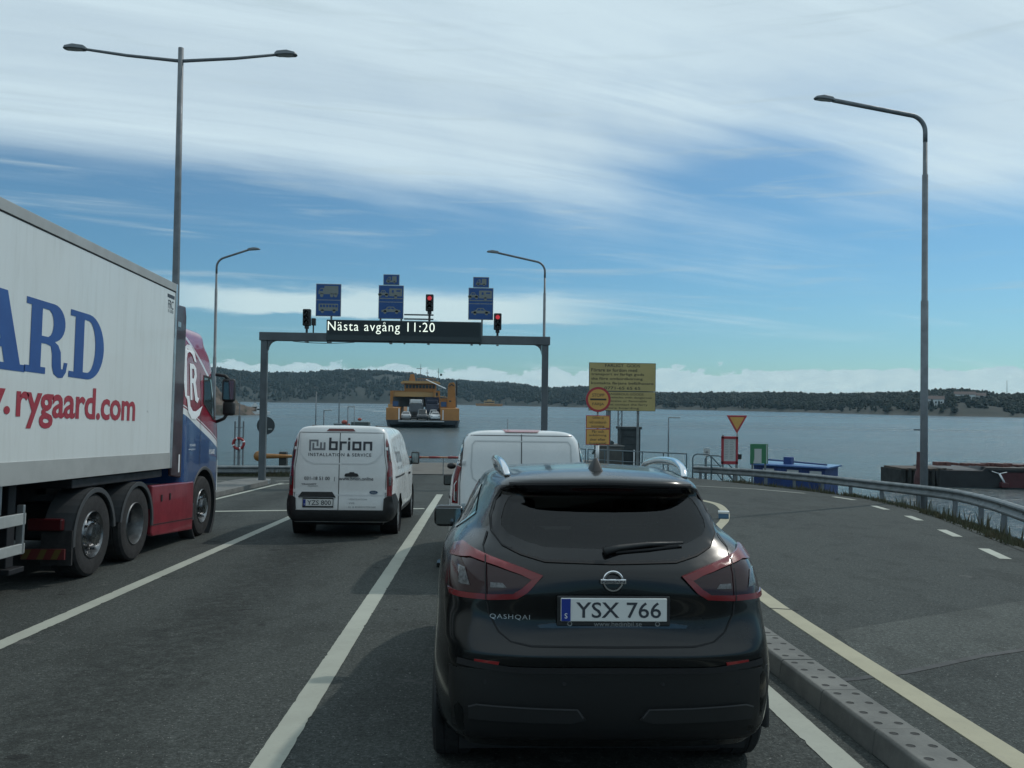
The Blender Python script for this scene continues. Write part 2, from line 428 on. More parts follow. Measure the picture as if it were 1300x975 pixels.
def wheel(parent, x, y, z, r, w, side, style='alloy', rr=0.62):
    s = side; ax = (s, 0, 0)
    W_ = MB(); prof = [(r*rr, -w*0.5), (r*0.93, -w*0.5), (r*0.985, -w*0.40), (r, -w*0.22), (r*0.985, -w*0.2), (r*0.985, -w*0.17), (r, -w*0.15), (r, w*0.15), (r*0.985, w*0.17), (r*0.985, w*0.2), (r, w*0.22), (r*0.985, w*0.40), (r*0.93, w*0.48), (r*0.80, w*0.52), (r*rr, w*0.46), (r*rr, -w*0.5)]
    o = W_.lathe([(a, b) for a, b in prof], (0,0,0), ax, 40).obj('wheel', M_rubber, parent); autosmooth(o, 30)
    o.location = (x, y, z)
    k = MB(); q = r*rr
    wc = mat('wheel_chrome', (0.30,0.31,0.32), .28, 1.0, var=.6, vscale=9); wsx = mat('wheel_steel', (0.22,0.23,0.235), .42, .8, var=.5, vscale=7)
    if style == 'alloy':
        k.lathe([(q, w*0.46), (q*0.95, w*0.47), (q*0.93, w*0.25), (0, w*0.2)], (0,0,0), ax, 32)
        for i in range(5):
            a = 2*math.pi*i/5; d = Vector((0, math.cos(a), math.sin(a))); e = Vector((0, -math.sin(a), math.cos(a)))
            k.prism([(0.03, -0.035), (q*0.95, -0.022), (q*0.95, 0.022), (0.03, 0.035)], Vector(ax)*w*0.36, d, e, Vector(ax)*0.03)
        k.lathe([(0.05, w*0.35), (0.05, w*0.48), (0, w*0.5)], (0,0,0), ax, 16); m_ = M_alu
    elif style == 'truck_dome':
        k.lathe([(q, w*0.46), (q*0.97, w*0.50), (q*0.9, w*0.36), (q*0.82, w*0.20), (q*0.75, w*0.30), (q*0.55, w*0.42), (q*0.5, w*0.44), (q*0.46, w*0.60), (0, w*0.63)], (0,0,0), ax, 36)
        for i in range(10):
            a = 2*math.pi*i/10; c = Vector((0, math.cos(a), math.sin(a)))*q*0.66 + Vector(ax)*w*0.36; k.cyl(c, c+Vector(ax)*0.05, 0.018, 0.014, 8)
        m_ = wc
    else:                              # deep dished drive wheel
        k.lathe([(q, w*0.46), (q*0.97, w*0.50), (q*0.92, w*0.40), (q*0.88, -w*0.1), (q*0.80, -w*0.32), (q*0.6, -w*0.34), (q*0.5, -w*0.2), (q*0.42, -w*0.15), (q*0.40, w*0.0), (0, w*0.02)], (0,0,0), ax, 36)
        for i in range(10):
            a = 2*math.pi*i/10; c = Vector((0, math.cos(a), math.sin(a)))*q*0.6 + Vector(ax)*(-w*0.32); k.cyl(c, c+Vector(ax)*0.05, 0.018, 0.014, 8)
        m_ = wsx
    ro = k.obj('rim', m_, o); autosmooth(ro, 40)
    return o
def tri_text_plate(parent, name, cx, cz, y, w, h, txt, s=0.0):
    pl = MB().box((cx, y, cz), (w, 0.012, h)).obj(name, M_plate, parent, bevel=0.004)
    bw = w*0.085
    MB().box((cx-w/2+bw/2+0.003, y-0.0075, cz), (bw, 0.004, h-0.006)).obj('country_strip', M_blue, pl)
    flat('country_letter', text('S', h=h*0.22, cx=0, cy=0), M_print_wh, pl, (cx-w/2+bw/2+0.003, y-0.0105, cz-h*0.25), (1,0,0), (0,0,1))
    flat('characters', text(txt, w=w*0.80, h=h*0.68, bold=0.008), M_print_dk, pl, (cx+bw/2, y-0.0075, cz), (1,0,0), (0,0,1))
    return pl
# ================================================================ the setting
WATER = -2.8
def asphalt(name, base, dark, wear=0.5):
    m = bpy.data.materials.new(name); m.use_nodes = True; t = m.node_tree; b = t.nodes['Principled BSDF']
    N, sock, M, MIX, SS, NOISE, COMB = mk(t)
    co = N('ShaderNodeTexCoord').outputs['Object']
    sp = N('ShaderNodeSeparateXYZ'); t.links.new(co, sp.inputs[0])
    big = NOISE(COMB(sp.outputs[0], M('MULTIPLY', sp.outputs[1], 0.45), 0), 0.5, 5, 0.6)
    fine = NOISE(co, 55, 3, 0.75); mid = NOISE(co, 9, 5, 0.65)
    vor = N('ShaderNodeTexVoronoi', feature='F1'); t.links.new(co, vor.inputs['Vector']); vor.inputs['Scale'].default_value = 70
    c = MIX(SS(big, 0.3, 0.7), base, dark)
    c = MIX(M('MULTIPLY', SS(fine, 0.4, 0.72), 0.6), c, tuple(x*2.1 for x in base))
    c = MIX(M('MULTIPLY', SS(vor.outputs['Distance'], 0.05, 0.26, 1, 0), 0.6), c, tuple(x*3.0 for x in base))
    c = MIX(M('MULTIPLY', SS(mid, 0.58, 0.72), 0.45), c, tuple(x*0.55 for x in base))
    g4 = NOISE(co, 34, 2, 0.7); c = MIX(SS(g4, 0.30, 0.50, 0.45, 0), c, tuple(x*0.35 for x in base)); c = MIX(SS(g4, 0.52, 0.72, 0, 0.45), c, tuple(x*2.4 for x in base))
    patchy = NOISE(COMB(sp.outputs[0], M('MULTIPLY', sp.outputs[1], 0.6), 9), 1.3, 5, 0.7); c = MIX(M('MULTIPLY', SS(patchy, 0.50, 0.62), 0.35), c, tuple(x*0.5 for x in base))
    sp3 = NOISE(co, 62, 1, 0.5); c = MIX(M('MULTIPLY', SS(sp3, 0.70, 0.76), 0.8), c, (0.26, 0.265, 0.25))
    # oil and rubber left along the middle of each queue lane and a few dark drips
    if wear:
        for cx_ in (0.5, -2.55, -5.6):
            d = M('ABSOLUTE', M('SUBTRACT', M('ADD', sp.outputs[0], M('MULTIPLY', M('SUBTRACT', big, 0.5), 0.5)), cx_))
            k = M('MULTIPLY', SS(d, 0.15, 0.75, 1, 0), M('MULTIPLY', SS(mid, 0.3, 0.6), wear))
            c = MIX(k, c, tuple(x*0.42 for x in dark))
        drip = NOISE(co, 3.2, 2, 0.5); c = MIX(M('MULTIPLY', SS(drip, 0.70, 0.76), 0.6), c, (0.012, 0.012, 0.013))
        pale = NOISE(co, 2.1, 3, 0.6); c = MIX(M('MULTIPLY', SS(pale, 0.68, 0.74), 0.35), c, (0.14, 0.14, 0.135))
    t.links.new(c, b.inputs['Base Color'])
    t.links.new(SS(big, 0.2, 0.8, 0.95, 0.84), b.inputs['Roughness']); b.inputs['Specular IOR Level'].default_value = 0.14
    bn = N('ShaderNodeBump'); bn.inputs['Strength'].default_value = 0.7; bn.inputs['Distance'].default_value = 0.006
    t.links.new(M('ADD', fine, M('MULTIPLY', vor.outputs['Distance'], 0.8)), bn.inputs['Height']); t.links.new(bn.outputs[0], b.inputs['Normal'])
    return m
M_asph = asphalt('asphalt', (0.052, 0.0575, 0.0545), (0.036, 0.0405, 0.039), 0.5)
M_asph2 = asphalt('asphalt_patch', (0.070, 0.076, 0.071), (0.056, 0.061, 0.057), 0)
M_ramp = asphalt('ramp_surface', (0.125, 0.118, 0.105), (0.095, 0.092, 0.086), 0)
def paint(name, col):
    m = bpy.data.materials.new(name); m.use_nodes = True; t = m.node_tree; b = t.nodes['Principled BSDF']
    N, sock, M, MIX, SS, NOISE, COMB = mk(t); co = N('ShaderNodeTexCoord').outputs['Object']
    a = NOISE(co, 1.6, 6, 0.7); d = NOISE(co, 30, 4, 0.7); e = NOISE(co, 5, 6, 0.75)
    c = MIX(SS(a, 0.3, 0.75), col, tuple(x*0.82 for x in col))
    c = MIX(M('MULTIPLY', SS(d, 0.55, 0.7), 0.25), c, (0.2, 0.2, 0.19)); c = MIX(SS(e, 0.67, 0.72), c, (0.08, 0.08, 0.08))
    t.links.new(c, b.inputs['Base Color']); b.inputs['Roughness'].default_value = 0.75; return m
M_line = paint('road_paint', (0.37, 0.385, 0.33)); M_cream = paint('cream_road_paint', (0.36, 0.335, 0.235))
M_conc = mat('kerb_concrete', (0.16,0.16,0.15), 0.9, var=0.35, vscale=3, bump=0.5, bscale=40)
M_rock = mat('shore_rock', (0.16,0.14,0.12), 0.9, var=0.5, vscale=0.8, bump=0.8, bscale=6)

right_edge = [(7.5,-40),(7.5,0),(8.0,9),(8.95,13.5),(9.8,16.4),(10.7,19.4),(11.3,22.2),(11.75,25.6),(11.4,28.6),(10.9,31.5),(10.0,35.2),(9.5,37.2),(6.4,44.5),(5.7,46.5),(5.5,53)]
land_poly = [(-300,-300),(300,-300),(300,-120),(60,-60)] + right_edge + [(-6.5,53),(-6.5,41),(-7.2,36.6),(-12,35.6),(-22,34.5),(-45,28),(-90,30),(-300,60)]
g = MB(); n = len(land_poly)
def outset(P, dd):
    out = []
    for i, p in enumerate(P):
        d = dd[1] if i in VERGE else dd[0]
        a = P[i-1]; b = P[(i+1) % len(P)]; t = Vector((b[0]-a[0], b[1]-a[1])).normalized(); out.append((p[0]+t.y*d, p[1]-t.x*d))
    return out
mesh_obj('ground', [W(a, b, 0) for a, b in land_poly], [tuple(range(n))], M_asph)
tag(bpy.data.objects['ground'], kind='structure')
VERGE = set(range(4, 4+11)); o2 = outset(land_poly, (0.25, 1.15)); o3 = outset(land_poly, (0.9, 1.6))
V = [W(a, b, 0) for a, b in land_poly]
for k in range(n): 
    p = W(*o2[k], -0.42 if k in VERGE else -0.9); V.append(p)
for k in range(n):
    p = W(*o3[k], -2); p.z = -5; V.append(p)
F = [(i, (i+1) % n, n+(i+1) % n, n+i) for i in range(n)] + [(n+i, n+(i+1) % n, 2*n+(i+1) % n, 2*n+i) for i in range(n)]
tag(fixn(mesh_obj('embankment', V, F, M_rock)), kind='structure')

# water
m = bpy.data.materials.new('sea_water'); m.use_nodes = True; t = m.node_tree; b = t.nodes['Principled BSDF']
N, sock, M, MIX, SS, NOISE, COMB = mk(t)
geo = N('ShaderNodeNewGeometry').outputs['Position']; sp = N('ShaderNodeSeparateXYZ'); t.links.new(geo, sp.inputs[0])
big = NOISE(COMB(M('MULTIPLY', sp.outputs[0], 0.35), sp.outputs[1], 0), 0.008, 5, 0.6)
t.links.new(MIX(SS(big, 0.35, 0.65), (0.020, 0.040, 0.046), (0.034, 0.058, 0.064)), b.inputs['Base Color'])
t.links.new(SS(big, 0.35, 0.65, 0.16, 0.30), b.inputs['Roughness']); b.inputs['IOR'].default_value = 1.33
w1 = NOISE(COMB(M('MULTIPLY', sp.outputs[0], 0.6), sp.outputs[1], 0), 0.5, 4, 0.6, 0.3)
w2 = NOISE(COMB(M('MULTIPLY', sp.outputs[0], 0.7), sp.outputs[1], 3), 2.6, 5, 0.65, 0.2)
w3 = NOISE(geo, 0.07, 2, 0.5)
hgt = M('ADD', M('ADD', M('MULTIPLY', w1, 0.75), M('MULTIPLY', w2, 0.26)), M('MULTIPLY', w3, 1.2))
bn = N('ShaderNodeBump'); bn.inputs['Strength'].default_value = 1.0; bn.inputs['Distance'].default_value = 1.0
t.links.new(hgt, bn.inputs['Height']); t.links.new(bn.outputs[0], b.inputs['Normal'])
S = 9000
tag(mesh_obj('water', [(-S,-S,WATER),(S,-S,WATER),(S,S,WATER),(-S,S,WATER)], [(0,1,2,3)], m), kind='structure')
# foam left astern of the incoming ferry
wk = MB()
for i in range(16):
    a = random.uniform(0, 1); x = -22-75*a+random.uniform(-3, 3); y = 270+330*a+random.uniform(-12, 12); w_ = random.uniform(3, 9); h_ = random.uniform(1.0, 3)
    wk.add([(x+w_*math.cos(R(q))*random.uniform(.7,1.1), y+h_*math.sin(R(q))*3, WATER+0.02+i*0.002) for q in range(0, 360, 30)], [tuple(range(12))])
tag(wk.obj('wake_foam', mat('foam', (0.22,0.27,0.29), 0.6)), kind='structure')

# hills across the sound: shore distance and skyline elevation by azimuth
AZ = [-75,-40,-16.9,-14.7,-12.1,-8.9,-6.5,-4.4,-2.6,-0.9,0.9,2.6,4.0,7.1,11.7,15.1,19.7,22.9,27.4,28.5,29.6,30.6,31.7,33.0,45,75]
EL = [1.6,1.9,1.97,1.78,1.79,2.06,2.06,1.89,1.56,1.48,1.40,1.32,1.05,1.18,0.80,0.84,0.89,0.82,0.96,1.1,1.17,1.1,0.85,0.86,0.95,1.2]
DA = [-75,-40,-15,0,4,9,13,20,27,33,45,75]; DS = [1300,1150,1060,1060,900,800,716,644,547,531,500,480]
camz = 1.8
def shore(a): return float(np.interp(a, DA, DS)) + 12*noise.noise(Vector((a*0.8, 0, 0))) + 7*noise.noise(Vector((a*3, 5, 0)))
def terrain_z(a, d):
    s = shore(a); D = d-s; dr = 230*s/1000+60
    H = (s+dr)*math.tan(R(float(np.interp(a, AZ, EL)))) + camz - WATER - 6.5*s/1000 - 1.5
    t_ = max(0, min(1, D/dr)); k = math.sin(t_*math.pi/2)**0.9
    nz = noise.noise(Vector((a*s/1000*1.6, D/70, 1)))*0.22*(1-t_)*min(1, D/25)
    z = WATER - 0.6 + H*max(0, k+nz) + (1.2 if D > 4 else 0)
    if D > dr: z -= (D-dr)*0.05
    return z
na, nd = 420, 34; V = []; F = []
for i in range(na):
    a = -75+150*i/(na-1); s = shore(a)
    for j in range(nd):
        t_ = j/(nd-1); d = s - 3 + (t_**1.35)*520; V.append((d*math.sin(R(a)), d*math.cos(R(a)), terrain_z(a, d)))
for i in range(na-1):
    for j in range(nd-1): F.append((i*nd+j, (i+1)*nd+j, (i+1)*nd+j+1, i*nd+j+1))
m = bpy.data.materials.new('hillside'); m.use_nodes = True; t = m.node_tree; b = t.nodes['Principled BSDF']
N, sock, M, MIX, SS, NOISE, COMB = mk(t); geo = N('ShaderNodeNewGeometry').outputs['Position']
sz = N('ShaderNodeSeparateXYZ'); t.links.new(geo, sz.inputs[0])
q1 = NOISE(geo, 0.03, 6, 0.65); q2 = NOISE(geo, 0.15, 5, 0.7)
c = MIX(SS(q1, 0.42, 0.60), (0.010,0.015,0.010), (0.024,0.028,0.022)); c = MIX(M('MULTIPLY', SS(q2, 0.4, 0.65), 0.6), c, (0.018,0.022,0.017))
c = MIX(SS(sz.outputs[2], WATER+0.4, WATER+2.2, 1, 0), c, (0.030,0.033,0.026))
t.links.new(c, b.inputs['Base Color']); b.inputs['Roughness'].default_value = 0.95
tag(fixn(mesh_obj('hills', V, F, m, smooth=True)), kind='structure')

# forest that reads as one mass: thousands of small ragged crowns
V = []; F = []; rng = random.Random(3); cnt = 0
def crown(x, y, z, r, h, conifer):
    n0 = len(V); k = 6
    rings = [(0.0, 0.55), (0.25, 1.0), (0.6, 0.62 if conifer else 0.95), (0.85, 0.25 if conifer else 0.55)]
    for fz, fr in rings:
        ph = rng.random()*6
        for i in range(k):
            a = ph+2*math.pi*i/k; q = r*fr*rng.uniform(0.6, 1.15); V.append((x+q*math.cos(a), y+q*math.sin(a), z+h*fz+rng.uniform(-.08,.08)*h))
    V.append((x, y, z+h))
    for j in range(3):
        for i in range(k): F.append((n0+j*k+i, n0+j*k+(i+1) % k, n0+(j+1)*k+(i+1) % k, n0+(j+1)*k+i))
    for i in range(k): F.append((n0+3*k+i, n0+3*k+(i+1) % k, n0+4*k))
while cnt < 22000:
    a = rng.uniform(-21, 38) if rng.random() < 0.93 else rng.choice((rng.uniform(-60,-21), rng.uniform(38,65)))
    s = shore(a); dr = 230*s/1000+60; D = 6+(dr+30)*rng.random()**0.8; d = s+D
    x, y = d*math.sin(R(a)), d*math.cos(R(a))
    nz = noise.noise(Vector((x*0.012, y*0.012, 3)))+0.6*noise.noise(Vector((x*0.05, y*0.05, 7)))
    rocky = 0.26 if -11 < a < 3 else 0.0
    lowish = D < dr*0.75
    if lowish and nz > 0.50-rocky: continue
    if D < 22 and rng.random() < 0.5: continue
    if 29.5 < a < 32 and D < 45 and nz > -0.05: continue
    z = terrain_z(a, d); k = s/1000; con = rng.random() < 0.55
    h = rng.uniform(3.2, 6.6)*(0.55+0.45*k); r = h*rng.uniform(0.26, 0.36) if con else h*rng.uniform(0.38, 0.55)
    if D > dr*0.8: h *= rng.choice((0.75, 0.9, 1.0, 1.0, 1.15))
    crown(x, y, z-0.4, r, h, con); cnt += 1
m = bpy.data.materials.new('forest_foliage'); m.use_nodes = True; t = m.node_tree; b = t.nodes['Principled BSDF']
N, sock, M, MIX, SS, NOISE, COMB = mk(t); geo = N('ShaderNodeNewGeometry').outputs['Position']
q1 = NOISE(geo, 0.16, 3, 0.6); q2 = NOISE(geo, 0.02, 3, 0.6)
c = MIX(SS(q1, 0.35, 0.65), (0.005,0.010,0.007), (0.014,0.022,0.012)); c = MIX(M('MULTIPLY', SS(q2, 0.4, 0.65), 0.5), c, (0.020,0.027,0.016))
t.links.new(c, b.inputs['Base Color']); b.inputs['Roughness'].default_value = 0.9
tag(mesh_obj('forest', V, F, m), 'dark green forest covering the far hills across the water', 'forest', kind='stuff')
# skerry behind the lorry
V = []; F = []; nx, ny = 60, 24
cxa = R(-17.6)
for i in range(nx):
    for j in range(ny):
        u_ = i/(nx-1)*2-1; v_ = j/(ny-1)*2-1
        lx = u_*26; ly = v_*14; rr_ = max(0, 1-(u_*u_)**1.3-(v_*v_)); prof = float(np.interp(lx, [-26,-12,4,9,14,20,26], [8,10.5,9.6,7.6,4.6,2.8,0.6]))
        z = WATER-1.0 + (prof+1.2)*rr_**0.33 * (0.88+0.38*noise.noise(Vector((lx*0.16, ly*0.2, 2)))) + 2.6*noise.noise(Vector((lx*0.42, ly*0.42, 4)))*rr_**0.5 + .8*noise.noise(Vector((lx*1.3, ly*1.3, 8)))*rr_**0.5
        V.append((lx+256*math.sin(cxa)-7, 252*math.cos(cxa)+ly, z))
for i in range(nx-1):
    for j in range(ny-1): F.append((i*ny+j, (i+1)*ny+j, (i+1)*ny+j+1, i*ny+j+1))
m = bpy.data.materials.new('skerry_rock'); m.use_nodes = True; t = m.node_tree; b = t.nodes['Principled BSDF']
N, sock, M, MIX, SS, NOISE, COMB = mk(t); geo = N('ShaderNodeNewGeometry').outputs['Position']
c = MIX(SS(NOISE(geo, 0.22, 6, 0.7), 0.35, 0.65), (0.125,0.095,0.075), (0.055,0.048,0.038)); c = MIX(SS(NOISE(geo, 0.35, 5, 0.7), 0.54, 0.62), c, (0.025,0.03,0.018))
t.links.new(c, b.inputs['Base Color']); b.inputs['Roughness'].default_value = 0.9
bn = N('ShaderNodeBump'); bn.inputs['Distance'].default_value = 0.8; t.links.new(NOISE(geo, 0.6, 6, 0.7), bn.inputs['Height']); t.links.new(bn.outputs[0], b.inputs['Normal'])
tag(fixn(mesh_obj('rocky_islet', V, F, m, smooth=True)), kind='structure')

# haze over the sound
hz = MB().bb(-1700, 1700, -330, 1750, -6, 130).obj('haze', None)
m = bpy.data.materials.new('haze'); m.use_nodes = True; t = m.node_tree; t.nodes.clear()
pv = t.nodes.new('ShaderNodeVolumePrincipled'); pv.inputs['Color'].default_value = (0.50,0.80,1.0,1); pv.inputs['Density'].default_value = 0.00011; pv.inputs['Anisotropy'].default_value = 0.2
ou = t.nodes.new('ShaderNodeOutputMaterial'); t.links.new(pv.outputs[0], ou.inputs['Volume']); hz.data.materials.append(m); tag(hz, kind='stuff')

# ---------------------------------------------------------------- markings, kerbs
M_tar = mat('tar_seal', (0.016,0.018,0.018), .7, var=.3, vscale=6)
def strip(name, pts, w, z, m, taper=None):          # painted band centred on road-frame points
    V = []; L = len(pts)
    for i, p in enumerate(pts):
        a = pts[max(i-1, 0)]; b = pts[min(i+1, L-1)]; t = Vector((b[0]-a[0], b[1]-a[1])).normalized()
        ww = w if not taper else w+(taper-w)*i/(L-1)
        V += [W(p[0]-t.y*ww/2, p[1]+t.x*ww/2, z), W(p[0]+t.y*ww/2, p[1]-t.x*ww/2, z)]
    return tag(mesh_obj(name, V, [(2*i, 2*i+1, 2*i+3, 2*i+2) for i in range(L-1)], m), kind='structure')
def ragged(name, p, q, w, z, m, w2=None, seg=0.05, amp=0.0035):
    L = math.dist(p, q); n = int(L/seg); t = Vector((q[0]-p[0], q[1]-p[1]))/L; V = []
    for i in range(n+1):
        k = i/n; ww = w+((w2 or w)-w)*k; c = (p[0]+t.x*L*k, p[1]+t.y*L*k); e1 = random.gauss(0, amp*.35)-(random.random() < .05)*random.uniform(.004,.012); e2 = random.gauss(0, amp*.35)-(random.random() < .05)*random.uniform(.004,.012)
        V += [W(c[0]-t.y*(ww/2+e1), c[1]+t.x*(ww/2+e1), z), W(c[0]+t.y*(ww/2+e2), c[1]-t.x*(ww/2+e2), z)]
    return tag(mesh_obj(name, V, [(2*i, 2*i+1, 2*i+3, 2*i+2) for i in range(n)], m), kind='structure')
ragged('lane_marking', (-3.95, -3), (-3.95, 19.5), 0.165, 0.004, M_line)
ragged('lane_marking', (-1.115, -3), (-1.13, 25.6), 0.158, 0.004, M_line, 0.19)
ragged('lane_marking', (2.03, -3), (2.06, 14), 0.175, 0.004, M_line)
ragged('stop_line', (-6.8, 19.3), (-1.28, 20.75), 0.22, 0.004, M_line)
ragged('edge_marking', (-6.95, 18), (-6.85, 30.5), 0.14, 0.004, M_line)
tag(strip('nose_marking', [(-7.35,31.6),(-6.75,32.2),(-6.1,31.9),(-6.4,30.6),(-6.8,29.6)], 0.12, 0.004, M_line))
outer = [(6.7,0),(7.3,9),(8.23,13.5),(9.11,16.4),(9.97,19.4),(10.53,22.2),(11.05,25.4),(10.79,27.6),(9.71,29.8),(8.02,31.3),(6.4,32.2)]
strip('edge_marking', [(10.66,27.75),(9.71,29.8),(8.02,31.3),(6.4,32.2)], 0.12, 0.004, M_line)
for (a, b) in [((11.08,25.0),(11.0,26.3)), ((10.45,21.7),(10.66,22.9)), ((9.85,18.9),(10.13,20.0)), ((8.95,15.8),(9.3,17.0)), ((8.05,12.9),(8.42,14.1)), ((7.2,9.2),(7.4,10.4)), ((6.95,5),(7.0,6.2))]:
    strip('edge_dash', [a, b], 0.17, 0.004, M_line)
PATCH = [(3.36, 8.01), (4.63, 8.73), (6.16, 9.56), (8.0, 10.31), (7.9, 8.27), (4.71, 7.32), (3.79, 6.91), (3.05, 6.54)]
tag(mesh_obj('asphalt_patch', [W(a,b,.0025) for a,b in PATCH], [tuple(range(len(PATCH)))], M_asph2), kind='structure')
strip('sealed_crack', [(2.6,6.38),(2.85, 6.45),(3.3,6.62),(3.69, 6.83),(4.2,7.12),(4.73, 7.35),(6.1,7.8),(7.9,8.30)], 0.07, 0.0035, M_tar)
strip('cut_joint', [(3.08,9.05),(3.38,8.97)], 0.025, 0.009, M_gap)
# raised cream painted kerb that swings round the island
yl = [(2.95,-2),(3.0,3),(3.06,5),(3.26,9.9),(3.75,13.2),(4.55,16.4),(5.33,18.5),(6.05,21),(6.42,23.2),(6.2,24.8),(5.55,25.9),(4.9,26.3)]
def smooth2(pts, n=6):
    q = crspline([(a, b, 0) for a, b in pts], n); return [(p[0], p[1]) for p in q]
ys = smooth2(yl)
kb = MB(); kb.sweep([(-0.098,0.001),(-0.096,0.006),(0.096,0.006),(0.098,0.001)], [W(a, b, 0) for a, b in ys]); tag(kb.obj('cream_edge_band', M_cream), kind='structure')
isl = [(3.4,14.0),(4.2,16.6),(5.0,18.8),(5.7,21.2),(6.0,23.2),(5.8,24.4),(5.2,25.3),(4.0,31.5),(3.0,31.5),(2.4,30.0),(2.4,16),(2.8,14.0)]
tag(mesh_obj('island_paving', [W(a, b, 0.02) for a, b in isl], [tuple(range(len(isl)))], M_conc), kind='structure')
# concrete kerb with two rows of drilled holes
m = bpy.data.materials.new('drilled_kerb'); m.use_nodes = True; t = m.node_tree; b = t.nodes['Principled BSDF']
N, sock, M, MIX, SS, NOISE, COMB = mk(t); co = N('ShaderNodeTexCoord').outputs['Object']; sp = N('ShaderNodeSeparateXYZ'); t.links.new(co, sp.inputs[0])
def holes(x0, ph):
    fy = M('SUBTRACT', M('FRACT', M('ADD', M('DIVIDE', sp.outputs[1], 0.19), ph)), 0.5)
    a = M('DIVIDE', M('SUBTRACT', sp.outputs[0], x0), 0.024); c_ = M('DIVIDE', M('MULTIPLY', fy, 0.19), 0.024)
    return SS(M('SQRT', M('ADD', M('MULTIPLY', a, a), M('MULTIPLY', c_, c_))), 0.8, 1.15, 1, 0)
h1 = M('MAXIMUM', holes(0.085, 0.0), holes(0.205, 0.02)); h1 = M('MULTIPLY', h1, SS(sp.outputs[2], 0.10, 0.12))
c = MIX(SS(NOISE(co, 2.5, 6, 0.65), 0.3, 0.7), (0.185,0.185,0.17), (0.115,0.117,0.11)); c = MIX(M('MULTIPLY', SS(NOISE(co, 60, 3, 0.7), 0.5, 0.7), 0.35), c, (0.12,0.12,0.11))
c = MIX(h1, c, (0.03,0.03,0.028)); t.links.new(c, b.inputs['Base Color']); b.inputs['Roughness'].default_value = 0.9
bn = N('ShaderNodeBump'); bn.inputs['Strength'].default_value = 0.8; bn.inputs['Distance'].default_value = 0.02; t.links.new(M('SUBTRACT', M('MULTIPLY', NOISE(co, 40, 3), 0.15), h1), bn.inputs['Height']); t.links.new(bn.outputs[0], b.inputs['Normal'])
kr = thing('concrete_kerb', 'long grey concrete kerb with rows of drilled holes beside the black car', 'kerb', W(2.27, 0, 0), 0, ROAD)
for k in range(22):
    y0 = -1.14+.76*k
    MB().prism([(0,0),(0.02,0.13),(0.035,0.145),(0.265,0.145),(0.28,0.13),(0.28,0)], (0, y0, random.uniform(-.003,.003)), (1,0,0), (0,0,1), (0,.752,0)).obj('kerb_block', m, kr, bevel=0.006)
# kerbed island at the gantry's left leg
ki = [(-7.15,18.5),(-7.1,24),(-7.15,29.5),(-7.35,30.9),(-7.8,31.2),(-8.25,30.8),(-8.4,29.5),(-8.4,18.5)]
kk = MB(); kk.prism(ki, (0,0,0), (1,0,0), W(0,1,0), W(0,0,0.13))
tag(fixn(kk.obj('kerbed_island', M_conc)), kind='structure')
ragged('far_marking', (-14, 26.0), (-8.9, 26.3), 0.1, 0.004, M_line)
ragged('far_marking', (-12, 31.2), (-8.7, 31.4), 0.1, 0.004, M_line)
tag(mesh_obj('ferry_ramp', [W(a, b, 0.02) for a, b in [(-6.4,38.2),(5.6,37.6),(5.4,52.9),(-6.4,52.9)]], [(0,1,2,3)], M_ramp), kind='structure')
strip('ramp_joint', [(-6.4,38.1),(5.6,37.5)], 0.22, 0.026, M_conc)
# ================================================================ black car
M_bpaint = mat('black_car_paint', (0.0042,0.005,0.0055), 0.22, coat=0.32, var=0.3, vscale=3, spec=0.35)
def tinted(name, col):
    m = bpy.data.materials.new(name); m.use_nodes = True; t = m.node_tree; t.nodes.clear(); n = t.nodes.new
    fr, tr, gs, mx, ou = n('ShaderNodeFresnel'), n('ShaderNodeBsdfTransparent'), n('ShaderNodeBsdfGlossy'), n('ShaderNodeMixShader'), n('ShaderNodeOutputMaterial')
    fr.inputs[0].default_value = 1.5; tr.inputs[0].default_value = (*col, 1); gs.inputs['Roughness'].default_value = 0.02
    t.links.new(fr.outputs[0], mx.inputs[0]); t.links.new(tr.outputs[0], mx.inputs[1]); t.links.new(gs.outputs[0], mx.inputs[2]); t.links.new(mx.outputs[0], ou.inputs[0]); MATS[name] = m; return m
M_tint = tinted('privacy_glass', (0.16, 0.18, 0.18)); M_clear = tinted('windscreen_glass', (0.6, 0.66, 0.64))
